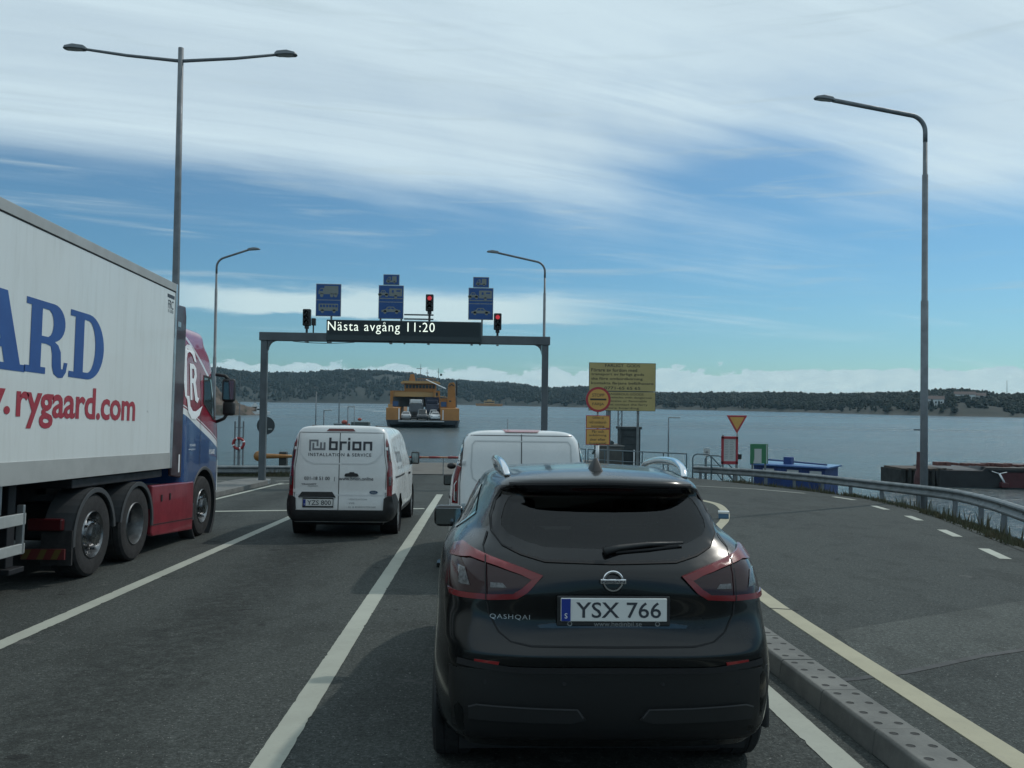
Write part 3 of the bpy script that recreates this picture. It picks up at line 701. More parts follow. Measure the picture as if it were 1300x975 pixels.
def black_car():
    root = thing('parked_car', 'black hatchback SUV with silver roof rails queueing directly ahead on the right', 'car', W(0.67, 4.22, 0), 0, ROAD)
    r = [ # half slices: rear centre .. corner .. side .. front centre
     [(0,.14,.25),(.42,.15,.25),(.68,.20,.25),(.81,.44,.25),(.85,.85,.25),(.82,2.2,.25),(.80,3.55,.27),(.70,4.05,.27),(.4,4.2,.27),(0,4.24,.27)],
     [(0,.05,.34),(.45,.06,.34),(.735,.12,.34),(.855,.38,.34),(.885,.82,.34),(.85,2.2,.33),(.87,3.6,.36),(.76,4.13,.36),(.4,4.32,.36),(0,4.35,.36)],
     [(0,.01,.48),(.46,.015,.48),(.755,.09,.48),(.87,.35,.48),(.895,.8,.48),(.875,2.2,.48),(.895,3.6,.48),(.78,4.17,.48),(.4,4.36,.48),(0,4.38,.48)],
     [(0,-.01,.62),(.46,.0,.62),(.765,.085,.62),(.875,.33,.62),(.90,.8,.62),(.885,2.2,.62),(.90,3.6,.62),(.78,4.17,.60),(.4,4.36,.60),(0,4.38,.60)],
     [(0,-.02,.735),(.46,-.01,.735),(.76,.09,.735),(.865,.34,.735),(.90,.8,.74),(.89,2.2,.75),(.90,3.6,.72),(.77,4.15,.68),(.4,4.33,.68),(0,4.36,.68)],
     [(0,.01,.785),(.46,.02,.785),(.76,.10,.785),(.86,.35,.77),(.90,.8,.78),(.89,2.2,.80),(.90,3.6,.76),(.76,4.12,.74),(.4,4.3,.74),(0,4.33,.74)],
     [(0,.04,.90),(.46,.045,.90),(.745,.13,.90),(.845,.36,.90),(.895,.82,.92),(.885,2.2,.92),(.88,3.55,.88),(.74,4.05,.80),(.4,4.24,.80),(0,4.28,.80)],
     [(0,.035,1.02),(.46,.045,1.02),(.735,.15,1.02),(.825,.37,1.03),(.885,.85,1.04),(.88,2.2,1.03),(.85,3.45,.96),(.70,3.95,.88),(.4,4.14,.87),(0,4.18,.87)],
     [(0,.05,1.12),(.44,.07,1.12),(.71,.19,1.13),(.80,.42,1.14),(.865,.9,1.14),(.865,2.15,1.10),(.80,3.3,1.02),(.66,3.7,.95),(.38,3.85,.94),(0,3.9,.94)],
     [(0,.09,1.165),(.42,.12,1.17),(.66,.25,1.20),(.755,.48,1.22),(.825,.98,1.21),(.84,2.1,1.14),(.76,3.1,1.06),(.62,3.3,1.01),(.36,3.4,1.01),(0,3.44,1.01)],
     [(0,.20,1.25),(.41,.23,1.25),(.60,.34,1.27),(.685,.60,1.29),(.76,1.05,1.28),(.78,2.1,1.21),(.73,2.85,1.12),(.60,3.05,1.08),(.34,3.15,1.07),(0,3.2,1.07)],
     [(0,.34,1.38),(.42,.37,1.38),(.575,.46,1.39),(.635,.70,1.40),(.695,1.12,1.40),(.72,2.0,1.36),(.685,2.55,1.30),(.56,2.72,1.28),(.32,2.8,1.28),(0,2.84,1.28)],
     [(0,.44,1.48),(.42,.47,1.48),(.55,.54,1.48),(.600,.74,1.485),(.645,1.12,1.49),(.665,1.9,1.47),(.64,2.28,1.43),(.52,2.42,1.42),(.3,2.5,1.42),(0,2.53,1.42)],
     [(0,.36,1.535),(.40,.40,1.53),(.52,.50,1.525),(.575,.72,1.53),(.61,1.12,1.545),(.625,1.85,1.53),(.60,2.14,1.50),(.49,2.26,1.50),(.28,2.32,1.50),(0,2.35,1.50)],
     [(0,.37,1.56),(.39,.42,1.555),(.49,.53,1.555),(.535,.74,1.56),(.56,1.12,1.575),(.565,1.8,1.565),(.54,2.04,1.54),(.45,2.14,1.54),(.26,2.2,1.54),(0,2.23,1.54)],
     [(0,.55,1.595),(.30,.60,1.59),(.38,.68,1.59),(.42,.84,1.592),(.44,1.15,1.60),(.44,1.7,1.595),(.42,1.86,1.585),(.34,1.93,1.58),(.18,1.97,1.58),(0,1.99,1.58)],
     [(0,.85,1.617),(.0,.87,1.617),(.0,.9,1.617),(0,1.0,1.618),(0,1.2,1.622),(0,1.5,1.62),(0,1.6,1.615),(0,1.65,1.61),(0,1.68,1.61),(0,1.7,1.61)]]
    arches = [(.79,.335,.375),(3.44,.335,.375)]
    V, F = loft(r, 9, 8, arches); sk = Skin(V, F)
    gl = [(-.33,1.172),(0,1.165),(.33,1.172),(.45,1.20),(.54,1.235),(.595,1.29),(.60,1.36),(.575,1.44),(.54,1.50),(.49,1.522),(0,1.532)]
    gl = gl + [(-a,b) for a,b in gl[-2:2:-1]]
    sw = [(.80,1.36),(1.02,1.255),(1.9,1.235),(2.85,1.15),(2.95,1.13),(2.50,1.36),(2.15,1.475),(1.15,1.49)]
    ws = [(-.58,1.08),(0,1.05),(.58,1.08),(.50,1.40),(.25,1.45),(0,1.46),(-.25,1.45),(-.50,1.40)]
    def opened(f):
        c = sum((V[i] for i in f), Vector())/len(f)
        if c.y < .62 and inpoly(c.x, c.z, gl, .035): return True
        if abs(c.x) > .5 and inpoly(c.y, c.z, sw, .035): return True
        return c.y > 2.3 and inpoly(c.x, c.z, ws, .035)
    body = mesh_obj('body', V, [f for f in F if not opened(f)], M_bpaint, root, smooth=True)
    M_seat = mat('seat_cloth', (0.02,0.021,0.022), .9); it = MB(); it.bb(-.78,.78,.55,3.3,.45,.50); it.bb(-.72,.72,.2,.75,.95,1.0); it.bb(-.7,.7,2.85,3.1,.75,1.03); ito = it.obj('interior', M_seat, root, bevel=.02)
    for x_ in (-.45,0,.45): MB().prism([(-.21,.5),(.21,.5),(.20,1.13),(-.20,1.13)], (x_,1.05,0), (1,0,0), (0,-.18,1), (0,.12,0)).obj('rear_seat', M_seat, root, bevel=.04); MB().box((x_,.88,1.21),(.24,.09,.14)).obj('headrest', M_seat, root, True, .035, 3)
    for x_ in (-.40,.40): MB().prism([(-.25,.5),(.25,.5),(.21,1.16),(-.21,1.16)], (x_,2.0,0), (1,0,0), (0,-.2,1), (0,.12,0)).obj('front_seat', M_seat, root, bevel=.05); MB().box((x_,1.80,1.27),(.26,.10,.18)).obj('headrest', M_seat, root, True, .04, 3)
    MB().box((0,2.62,1.36),(.22,.03,.07)).obj('inside_mirror', M_black, root, bevel=.01); autosmooth(body, 50)
    for ay, az_, ar in arches:
        for s in (-1, 1):
            a = MB(); a.lathe([(ar-.004,-.05),(ar+.045,-.012),(ar+.035,.010),(ar-.01,.012),(ar-.015,-.30)], (s*.885, ay, az_), (s,0,0), 36)
            keep = MB(); keep.v = a.v; keep.f = [f for f in a.f if sum(a.v[i].z for i in f)/4 > .26]; keep.obj('wheel_arch', M_black, root, smooth=True)
            MB().lathe([(ar-.02,-.29),(0,-.29)], (s*.885, ay, az_), (s,0,0), 24).obj('arch_liner', M_gap, root)
            wheel(root, s*.79, ay, .335, .335, .215, s)
    MB().bb(-.75,.75,.35,4.1,.17,.28).obj('underbody', M_gap, root)
    MB().box((.45,.55,.20),(.42,.30,.16)).obj('silencer', mat('dull_steel',(0.035,0.035,0.035),.6,.5), root, True, .05, 3)
    # rear glass, lamps
    inner = mat('window_ceramic', (0.003,0.003,0.0032), .06)
    g_ = sk.patch('rear_window', gl, 'rear', M_tint, root, .003, .035, skirt=False)
    sk.patch('window_border', gl, 'rear', inner, g_, .005, .03, skirt=False, holes=(shrink(gl, .055),))
    sk.line('window_seal', gl, .014, 'rear', M_gap, g_, .005, True)
    sk.patch('high_brake_light', [(-.16,1.497),(.16,1.497),(.17,1.519),(-.17,1.519)], 'rear', mat('brake_strip', (0.05,0.006,0.006), .2), root, .006, .04)
    M_lampdk = mat('lamp_dark', (0.022,0.004,0.005), .15, coat=.35, spec=.3); M_lampred = mat('tail_red', (0.15,0.005,0.008), .18, coat=.25, bump=.05, bscale=200); M_lampcl = mat('lamp_clear', (0.035,0.036,0.038), .2, coat=.4, var=.85, vscale=45, col2=(0.12,0.125,0.13))
    for s in (1, -1):
        mm = (lambda P: P) if s > 0 else mirror
        o = [(.345,1.105),(.43,1.13),(.60,1.175),(.74,1.222),(.79,1.195),(.812,1.14),(.815,1.06),(.805,.985),(.74,.985),(.60,.985),(.47,.995),(.42,1.025)]
        lamp = sk.patch('tail_lamp', mm(o), 'rear', M_lampdk, root, .010, .03)
        sk.patch('upper_light_bar', mm([(.345,1.105),(.43,1.13),(.60,1.175),(.74,1.222),(.79,1.197),(.808,1.15),(.70,1.168),(.56,1.136),(.45,1.107),(.40,1.086)]), 'rear', M_lampred, lamp, .018, .025)
        sk.patch('lower_light_bar', mm([(.40,1.085),(.345,1.105),(.42,1.025),(.47,.995),(.60,.985),(.80,.985),(.81,1.010),(.60,1.010),(.49,1.017),(.445,1.045)]), 'rear', M_lampred, lamp, .018, .025)
        sk.patch('indicator_lens', mm([(.70,1.045),(.755,1.045),(.762,1.125),(.725,1.12)]), 'rear', M_lampcl, lamp, .014, .03)
        sk.patch('reversing_lens', mm([(.52,1.045),(.60,1.042),(.60,1.066),(.54,1.066)]), 'rear', M_lampcl, lamp, .014, .03)
        sk.line('lamp_joint', mm([(.625,1.18),(.62,.984)]), .006, 'rear', M_gap, lamp, .021)
        rf = [(.555,.70),(.675,.706),(.68,.685),(.56,.676)]
        sk.patch('rear_reflector', mm(rf), 'rear', M_redlens, root, .006, .04)
        sk.patch('skid_trim', mm([(.13,.425),(.17,.475),(.66,.49),(.70,.475),(.70,.415),(.20,.405)]), 'rear', mat('skid_grey', (0.035,0.036,0.037), .35, .4), root, .014, .05)
        sk.line('skid_edge', mm([(.145,.435),(.175,.478),(.66,.492),(.70,.478)]), .008, 'rear', mat('skid_bright', (0.10,0.10,0.105), .4, .5), root, .017)
        # tailgate gap from lamp round to the bumper
        sk.line('tailgate_gap', mm([(.628,1.18),(.640,1.225),(.618,1.285)]), .008, 'rear', M_gap, root, .003)
        sk.line('tailgate_gap', mm([(.618,.983),(.61,.92),(.56,.835),(.50,.792),(.40,.775),(0,.772)]), .008, 'rear', M_gap, root, .003)
        # side glass, gaps, handle
        side = 'right' if s > 0 else 'left'
        w_ = sk.patch('side_window', sw, side, M_tint, root, .003, .05, skirt=False); sk.patch('window_border', sw, side, inner, w_, .005, .03, skirt=False, holes=(shrink(sw, .05),))
        sk.line('window_trim', [(.78,1.35),(1.02,1.245),(1.9,1.225),(2.95,1.12)], .018, side, M_chrome, w_, .006)
        sk.line('pillar_trim', [(1.78,1.235),(1.72,1.48)], .09, side, inner, w_, .005)
        for P in ([(1.75,.42),(1.77,1.23)], [(2.72,.42),(2.74,1.15)], [(1.0,1.23),(1.10,.80),(1.22,.55)], [(1.22,.5),(2.95,.42)]): sk.line('door_gap', P, .008, side, M_gap, root, .003, step=.06)
        for y0 in (1.30, 2.05): 
            h = sk.patch('door_handle', [(y0,.95),(y0+.19,.945),(y0+.19,.975),(y0,.98)], side, M_bpaint, root, .03, .05)
        sk.patch('sill_cladding', [(1.18,.27),(3.05,.27),(3.05,.44),(1.18,.46)], side, M_black, root, .012, .08)
        # mirrors
        mr = MB(); mr.box((s*.90,2.78,1.14),(.24,.12,.17)); mo = mr.obj('wing_mirror', M_bpaint, root, True, .045, 4)
        MB().box((s*.905,2.716,1.14),(.20,.006,.13)).obj('mirror_glass', mat('mirror_glass', (0.25,0.28,0.29), .06, 1), mo, bevel=.002)
        MB().box((s*.77,2.80,1.075),(.12,.08,.035)).obj('mirror_arm', M_black, mo, bevel=.01)
        # roof rails
        rp = [(s*.505,.66,1.565),(s*.515,.72,1.60),(s*.535,.95,1.635),(s*.555,1.3,1.645),(s*.56,1.7,1.635),(s*.55,2.0,1.605),(s*.54,2.12,1.565)]
        rl = MB(); pr = crspline([(a,b,c_) for a,b,c_ in rp], 4); rl.tube([tuple(p) for p in pr], [.018+.006*math.sin(math.pi*i/(len(pr)-1)) for i in range(len(pr))], 10)
        ro = rl.obj('roof_rail', M_chrome, root, True)
        sk.line('roof_joint', [(s*.50,.62),(s*.52,1.2),(s*.52,1.9)], .012, 'top', M_gap, root, .003)
        hl = [(.52,.72),(.70,.76),(.80,.83),(.72,.86),(.56,.83)]
        sk.patch('headlamp', mm([(-a,b) for a,b in hl][::-1]) if False else [(s*a,b) for a,b in hl], 'front', M_lampcl, root, .012, .04)
    wo_ = sk.patch('windscreen', ws, 'front', M_clear, root, .004, .06, skirt=False); sk.patch('window_border', ws, 'front', inner, wo_, .006, .03, skirt=False, holes=(shrink(ws, .05),))
    sk.patch('front_grille', [(-.40,.52),(.40,.52),(.45,.72),(-.45,.72)], 'front', M_black, root, .01, .06)
    sk.patch('bumper_cladding', [(-.76,.30),(.76,.30),(.80,.52),(.80,.66),(-.80,.66),(-.80,.52)], 'rear', mat('bumper_plastic', (0.009,0.0095,0.01), .5), root, .005, .06)
    sk.line('bumper_crease', [(-.76,.69),(-.5,.665),(.5,.665),(.76,.69)], .03, 'rear', M_gap, root, .007)
    sk.line('spoiler_lip', [(-.50,1.533),(0,1.545),(.50,1.533)], .010, 'rear', M_gap, root, .004)
    # wiper, camera/handle lip
    wp = MB(); wp.cyl((-.02,.075,1.205),(-.02,.02,1.205),.022,.018); wp.prism([(-.03,1.175),(.06,1.18),(.40,1.225),(.385,1.240),(.20,1.232),(.0,1.218)], (0,.12,0), (1,.03,0), (0,.35,1), (0,-.02,0))
    wo = MB(); P = [sk.hit(a, b, 'rear', .022) for a, b in ((-.03,1.205),(.05,1.222),(.20,1.237),(.385,1.243))]; wo.tube(P, [.022,.016,.013,.006], 8); w1 = wo.obj('rear_wiper', M_black, root, True)
    P = [sk.hit(a, b, 'rear', .010) for a, b in ((.03,1.205),(.20,1.218),(.36,1.233))]; MB().tube(P, .007, 6).obj('wiper_blade', M_gap, w1, True)
    sk.patch('tailgate_trim', [(-.36,.858),(.36,.858),(.37,.872),(.30,.881),(-.30,.881),(-.37,.872)], 'rear', mat('gloss_trim',(0.012,0.013,0.015),.12,coat=1), root, .012, .05)
    an = MB(); an.add([(-.035,.58,1.585),(.035,.58,1.585),(.04,.78,1.60),(-.04,.78,1.60),(-.010,.66,1.672),(.010,.66,1.672),(.008,.70,1.675),(-.008,.70,1.675)],[(0,1,5,4),(1,2,6,5),(2,3,7,6),(3,0,4,7),(4,5,6,7),(3,2,1,0)]); ao = an.obj('roof_antenna', M_black, root, True, .012, 3)
    for x_ in (-.62,-.24,.24,.62):
        p_ = sk.hit(x_, .60, 'rear', .004); MB().cyl(p_+Vector((0,.01,0)), p_-Vector((0,.004,0)), .011, .010, 12).obj('parking_sensor', M_gap, root)
    # number plate and badges
    fr = MB().box((0,.010,.945),(.555,.02,.145)).obj('plate_frame', M_black, root, bevel=.006)
    pl = tri_text_plate(root, 'number_plate', 0, .953, -.004, .52, .112, 'YSX 766')
    flat('dealer_lettering', text('www.hedinbil.se', w=.235, cx=.02), mat('frame_print',(0.22,0.23,0.23),.5), fr, (0,-.0015,.885), (1,0,0), (0,0,1))
    for s in (-.215, .215): flat('dealer_mark', shape([arc(s, 0, .012, 90, 450, 14), arc(s, 0, .008, 90, 450, 14)]), MATS['frame_print'], fr, (0,-.0015,.885), (1,0,0), (0,0,1))
    bd = MB(); bd.lathe([(.051,0),(.053,.008),(.049,.013),(.042,.013),(.040,.008),(.041,0)], (0,.033,1.085), (0,-1,0), 32)
    bo = bd.obj('badge', M_chrome, root); autosmooth(bo, 40)
    MB().box((0,.018,1.085),(.128,.012,.024)).obj('badge_bar', M_chrome, bo, bevel=.004)
    flat('badge_lettering', text('NISSAN', w=.112, h=.014, bold=.02), M_print_dk, bo, (0,.0105,1.085), (1,0,0), (0,0,1))
    sk.print('model_lettering', text('QASHQAI', w=.195, h=.026, cx=-.505, cy=.905, bold=-.01, spacing=1.15), 'rear', mat('badge_silver',(0.45,0.46,0.47),.35,.6), root, .006)
    return root
black_car()

# ================================================================ white vans
def van(kind):
    if kind == 'a':       # lettered panel van in the middle lane
        root = thing('panel_van', 'white panel van with grey and black brion lettering on its rear doors', 'van', W(-2.35, 14.8, 0), 0, ROAD)
        H, w, L = 1.925, .93, 4.97; tx = .79
    else:
        root = thing('panel_van', 'plain white van with blank rear doors, half hidden in front of the black car', 'van', W(.53, 10.6, 0), 0, ROAD)
        H, w, L = 1.86, .90, 4.42; tx = .73
    lf = L/4.97
    def sl(z, wr, wm, yr, yf, zf=None, fx=.78, side_f=.86):
        zf = zf if zf is not None else z
        return [(0,yr,z),(wr*.55,yr,z),(wr*.90,yr+.015,z),(wr*.985,yr+.07,z),(wm,yr+.55,z),(wm,L*.45,z),(wm*.985,min(L*.80, yf-.5),z*.4+zf*.6),(wm*fx,yf-.22,zf),(wm*.45,yf-.06,zf),(0,yf,zf)]
    k = H/1.925; sg = w/.93
    rows = [sl(.27*k, .80*sg, .82*sg, .06, L-.15), sl(.36*k, .86*sg, .89*sg, .0, L-.06), sl(.50*k, .885*sg, .925*sg, -.02, L), sl(.68*k, .885*sg, .93*sg, -.01, L),
            sl(.80*k, .880*sg, .932*sg, .0, L-.03, .78), sl(1.02*k, .872*sg, .93*sg, .0, L-.10, .98), sl(1.16*k, .86*sg, .915*sg, .005, L-.55*lf, 1.10), sl(1.28*k, .85*sg, .90*sg, .01, L-.98*lf, 1.20),
            sl(1.50*k, tx+.055, tx+.06, .02, L-1.25*lf, 1.42, .84), sl(1.68*k, tx+.01, tx+.03, .035, L-1.50*lf, 1.62*k, .86), sl(1.80*k, tx-.035, tx-.01, .06, L-1.68*lf, 1.75*k, .86),
            sl(1.865*k, tx-.085, tx-.06, .085, L-1.80*lf, 1.83*k, .86), sl(1.90*k, tx-.19, tx-.15, .12, L-1.95*lf, 1.875*k, .86), sl(1.918*k, .36, .40, .24, L-2.1*lf, 1.90*k), 
            [(0, .4+(L-2.8)*i/9, 1.925*k) for i in range(10)]]
    ra, fa = (.98, L-.95); wr_ = .33 if kind == 'a' else .32; arches = [(ra, wr_, .385), (fa, wr_, .385)]
    V, F = loft(rows, 5, 4, arches); sk = Skin(V, F)
    body = mesh_obj('body', V, F, M_white, root, smooth=True); autosmooth(body, 50)
    for ay, az_, ar in arches:
        for s in (-1, 1):
            MB().lathe([(ar,.01),(ar-.01,-.3),(0,-.3)], (s*w*.985, ay, az_), (s,0,0), 28).obj('arch_liner', M_gap, root)
            wheel(root, s*(w-.135), ay, wr_, wr_, .215, s)
    MB().bb(-.7,.7,.3,L-.3,.2,.29).obj('underbody', M_gap, root)
    M_vgap = mat('van_gap', (0.07,0.075,0.08), .8); M_emb = mat('white_emboss', (0.60,0.61,0.61), .35, coat=.4)
    lampred = MATS['tail_red']
    for s, side in ((1,'right'),(-1,'left')):
        mm = (lambda P: P) if s > 0 else mirror
        sk.line('door_gap', [(1.75,.45),(1.75,1.62*k)], .012, side, M_vgap, root, .003, step=.07)
        sk.line('door_gap', [(2.95*lf,.45),(2.95*lf,1.62*k)], .012, side, M_vgap, root, .003, step=.07)
        sk.line('slide_rail', [(.30,1.03*k),(1.8,1.03*k)], .03, side, M_gap, root, .006, step=.07)
        sk.patch('side_window', [(3.02*lf,1.15*k),(4.02*lf,1.15*k),(3.92*lf,1.22*k),(3.50*lf,1.60*k),(3.08*lf,1.64*k)], side, M_glass, root, .004, .06)
        sk.patch('sill_trim', [(1.40,.30),(3.6*lf,.30),(3.6*lf,.42),(1.40,.42)], side, M_black, root, .012, .08)
        sk.patch('door_handle', [(2.72*lf,.98),(2.90*lf,.98),(2.90*lf,1.02),(2.72*lf,1.02)], side, M_black, root, .03, .05)
        mx = w+.08; mz = 1.28 if kind == 'a' else 1.09; my = 3.55 if kind == 'a' else 2.75
        mo = MB().box((s*mx, my, mz),(.17,.10,.26 if kind == 'a' else .17)).obj('wing_mirror', M_black, root, True, .03, 3)
        MB().box((s*mx, my-.052, mz),(.13,.006,.20 if kind == 'a' else .12)).obj('mirror_glass', MATS['mirror_glass'], mo)
        MB().box((s*(w-.02), my+.02, mz-.08),(.12,.07,.05)).obj('mirror_arm', M_black, mo, bevel=.01)
        if kind == 'b' and s < 0: MB().sphere((s*(mx-.03), my+.1, mz+.21), .07, 12, 8, (1,.5,.7)).obj('blind_spot_mirror', M_black, mo, True)
        sk.patch('headlamp', [(s*.55,.78),(s*.80,.82),(s*.82,.98),(s*.70,.96)], 'front', MATS['lamp_clear'], root, .012, .05)
        if kind == 'a':
            lp = [(.762,1.70),(.800,1.60),(.845,1.30),(.862,1.16),(.872,.98),(.868,.72),(.79,.72),(.785,1.10),(.80,1.22),(.775,1.42),(.752,1.62)]
        else:
            lp = [(.735,1.39),(.79,1.41),(.83,1.26),(.845,.95),(.775,.95),(.775,1.24),(.755,1.33)]
            sk.patch('pillar_strip', mm([(.715,1.76),(.735,1.74),(.775,1.56),(.795,1.415),(.745,1.40),(.735,1.52),(.715,1.66)]), 'rear', mat('gloss_black',(0.012,0.013,0.014),.15,coat=.8), root, .008, .03)
        lamp = sk.patch('tail_lamp', mm(lp), 'rear', MATS['tail_red'] if kind == 'b' else mat('van_lamp_red', (0.20,0.018,0.022), .15, coat=.9, var=.5, vscale=18), root, .014, .03)
        if kind == 'a': sk.patch('reversing_lens', mm([(.815,1.05),(.852,1.05),(.855,.90),(.82,.90)]), 'rear', MATS['lamp_clear'], lamp, .018, .03); sk.patch('reversing_lens', mm([(.785,1.58),(.800,1.58),(.832,1.32),(.81,1.32)]), 'rear', MATS['lamp_clear'], lamp, .018, .03)
        else: sk.line('lamp_line', mm([(.79,1.22),(.815,1.17),(.815,.98)]), .008, 'rear', M_print_wh, lamp, .018); sk.patch('reversing_lens', mm([(.785,1.10),(.81,1.08),(.81,.97),(.785,.97)]), 'rear', MATS['lamp_clear'], lamp, .017, .03)
        for hz_ in ((1.50, .78) if kind == 'a' else (1.42, .90)):
            sk.patch('door_hinge', mm([(tx-.045,hz_),(tx+.0,hz_),(tx+.0,hz_+.05),(tx-.045,hz_+.05)]), 'rear', M_alu if kind == 'b' else M_white, root, .016, .03)
    sk.patch('windscreen', [(-.72,1.24*k),(0,1.20*k),(.72,1.24*k),(.66,1.66*k),(0,1.72*k),(-.66,1.66*k)], 'front', M_glass, root, .004, .07)
    sk.patch('front_grille', [(-.45,.52),(.45,.52),(.5,.80),(-.5,.80)], 'front', M_black, root, .01, .07)
    if kind == 'a':
        bp = [(-.86,.72),(-.90,.50),(-.86,.30),(.86,.30),(.90,.50),(.86,.72),(.80,.72),(.745,.68),(.735,.475),(-.735,.475),(-.745,.68),(-.80,.72)]
        sk.patch('rear_bumper', bp, 'rear', M_black, root, .035, .06)
        for s, side in ((1,'right'),(-1,'left')): sk.patch('bumper_corner', [(.0,.30),(.60,.30),(.585,.50),(.50,.62),(.22,.76),(.02,.74)], side, M_black, root, .016, .06)
        sk.line('door_seam', [(-.025,1.80),(-.025,.48)], .014, 'rear', M_vgap, root, .003)
        sk.line('door_outline', [(-.72,1.795),(.715,1.795),(.745,1.40),(.775,1.2),(.765,.60),(.745,.478),(-.745,.478),(-.765,.60),(-.775,1.2),(-.745,1.40)], .010, 'rear', M_vgap, root, .003, True)
        for s in (1,-1):
            P = [(s*.015,1.265),(s*.46,1.265),(s*.58,1.31),(s*.70,1.45),(s*.695,1.70)]
            sk.line('pressed_edge', P, .022, 'rear', M_emb, root, .006)
        sk.line('pressed_edge', [(-.75,.735),(.75,.735)], .02, 'rear', M_emb, root, .005)
        sk.patch('high_brake_light', [(-.26,1.818),(.23,1.818),(.19,1.862),(-.22,1.862)], 'rear', mat('van_brake', (0.13,0.03,0.03), .2), root, .010, .05)
        hd = sk.patch('rear_handle', [(.07,1.065),(.09,1.05),(.29,1.05),(.31,1.065),(.29,1.10),(.24,1.108),(.23,1.125),(.16,1.125),(.15,1.108),(.09,1.10)], 'rear', M_black, root, .03, .03)
        sk.patch('plate_hood', [(-.70,.695),(-.64,.785),(-.13,.785),(-.07,.695),(-.12,.70),(-.65,.70)], 'rear', M_black, root, .03, .04)
        sk.patch('plate_frame', [(-.625,.525),(-.105,.525),(-.105,.685),(-.625,.685)], 'rear', M_black, root, .014, .1)
        tri_text_plate(root, 'number_plate', -.365, .605, -.03, .50, .115, 'YZS 800')
        g1 = mat('grey_print', (0.16,0.165,0.175), .5); g2 = mat('charcoal_print', (0.03,0.032,0.04), .5); g3 = mat('pale_print', (0.24,0.25,0.26), .5)
        sq = []
        # square logo: two interlocking bent bars
        t_ = .032
        def bar(P):
            ps = []; 
            for a, b in zip(P[:-1], P[1:]): x0, x1 = sorted((a[0], b[0])); y0, y1 = sorted((a[1], b[1])); ps.append([(x0-t_/2,y0-t_/2),(x1+t_/2,y0-t_/2),(x1+t_/2,y1+t_/2),(x0-t_/2,y1+t_/2)])
            return ps
        G = [shape([p]) for p in bar([(-.53,1.495),(-.53,1.655),(-.405,1.655),(-.405,1.575)]) + bar([(-.475,1.60),(-.475,1.51),(-.285,1.51),(-.285,1.61)]) + bar([(-.345,1.61),(-.345,1.53)])]
        sk.print('square_logo', join2(*G), 'rear', g1, root, .005)
        # squared lettering
        t_ = .036; y0, xh, as_ = 1.513, 1.628, 1.69
        G = []
        def br(P): G.extend(shape([p]) for p in bar(P))
        x = -.19; br([(x,as_),(x,y0)]); br([(x,xh),(x+.10,xh),(x+.10,y0),(x,y0)]); x = -.025; br([(x,y0),(x,xh),(x+.075,xh)]); x = .105; br([(x,y0),(x,xh)]); br([(x,as_-.005),(x,as_)])
        x = .175; br([(x,y0),(x,xh),(x+.105,xh),(x+.105,y0),(x,y0)]); x = .345; br([(x,y0),(x,xh),(x+.105,xh),(x+.105,y0)])
        G2 = [( [( (a+.19)*1.09-.19, b) for a, b in V_], F_) for V_, F_ in G]
        sk.print('company_lettering', join2(*G2), 'rear', g2, root, .006)
        sk.print('service_lettering', text('INSTALLATION & SERVICE', w=1.07, h=.055, cx=-.02, cy=1.418, spacing=1.2, bold=.012), 'rear', g2, root, .006)
        sk.print('phone_lettering', text('031-18 51 00   |   www.brion.online', w=1.17, h=.076, cx=-.025, cy=1.005, bold=.012), 'rear', g2, root, .006)
        sk.print('model_lettering', join2(text('TRANSIT', w=.26, h=.026, cx=-.53, cy=.915, bold=.02), text('CUSTOM', w=.17, h=.020, cx=-.46, cy=.882)), 'rear', g2, root, .008)
        sk.print('list_lettering', join2(text('- VENTILATION', w=.34, h=.028, cx=.29, cy=.665), text('- VVS', w=.13, h=.03, cx=.185, cy=.60, bold=.01), text('- EL & ENERGITEKNIK', w=.50, h=.028, cx=.37, cy=.535)), 'rear', g3, root, .006)
        bg_ = sk.print('oval_badge', shape([arc(.57,.785,.072,0,350,24,.03)]), 'rear', mat('badge_navy',(0.03,0.045,0.09),.25,coat=1), root, .014)
        sk.print('badge_lettering', text('Ford', w=.08, h=.03, cx=.57, cy=.785, shear=.4), 'rear', g3, bg_, .017)
        sk.print('side_lettering', join2(text('brion', w=.85, h=.30, cx=1.0, cy=1.42), text('INSTALLATION & SERVICE', w=.85, h=.05, cx=1.0, cy=1.18)), 'right', g1, root, .005)
        for s in (1,-1): MB().bb(s*.55-.02, s*.55+.02, .35, 2.6, 1.90, 1.925).obj('roof_bar', M_black, root, bevel=.008)
    else:
        sk.line('door_seam', [(.0,1.80),(.0,.48)], .012, 'rear', M_vgap, root, .003)
        sk.line('door_outline', [(-.71,1.785),(.71,1.785),(.735,1.45),(.755,1.2),(.75,.60),(.72,.50),(-.72,.50),(-.75,.60),(-.755,1.2),(-.735,1.45)], .009, 'rear', M_vgap, root, .003, True)
        P = [(-.60,1.26),(-.62,1.40),(-.61,1.67),(-.575,1.715),(.575,1.715),(.61,1.67),(.62,1.40),(.60,1.26),(.48,1.17),(-.48,1.17)]
        sk.line('pressed_edge', P, .016, 'rear', mat('emboss_grey', (0.50,0.52,0.52), .4), root, .004, True)
        sk.patch('high_brake_light', [(-.20,1.822),(.20,1.822),(.24,1.85),(-.24,1.85)], 'rear', MATS['red_lens'], root, .016, .05)
        sk.patch('rear_bumper', [(-.84,.30),(.84,.30),(.86,.52),(-.86,.52)], 'rear', M_white, root, .035, .06)
        sk.patch('rear_handle', [(.06,.95),(.24,.95),(.24,1.0),(.06,1.0)], 'rear', M_black, root, .03, .04)
    return root
van('a'); van('b')
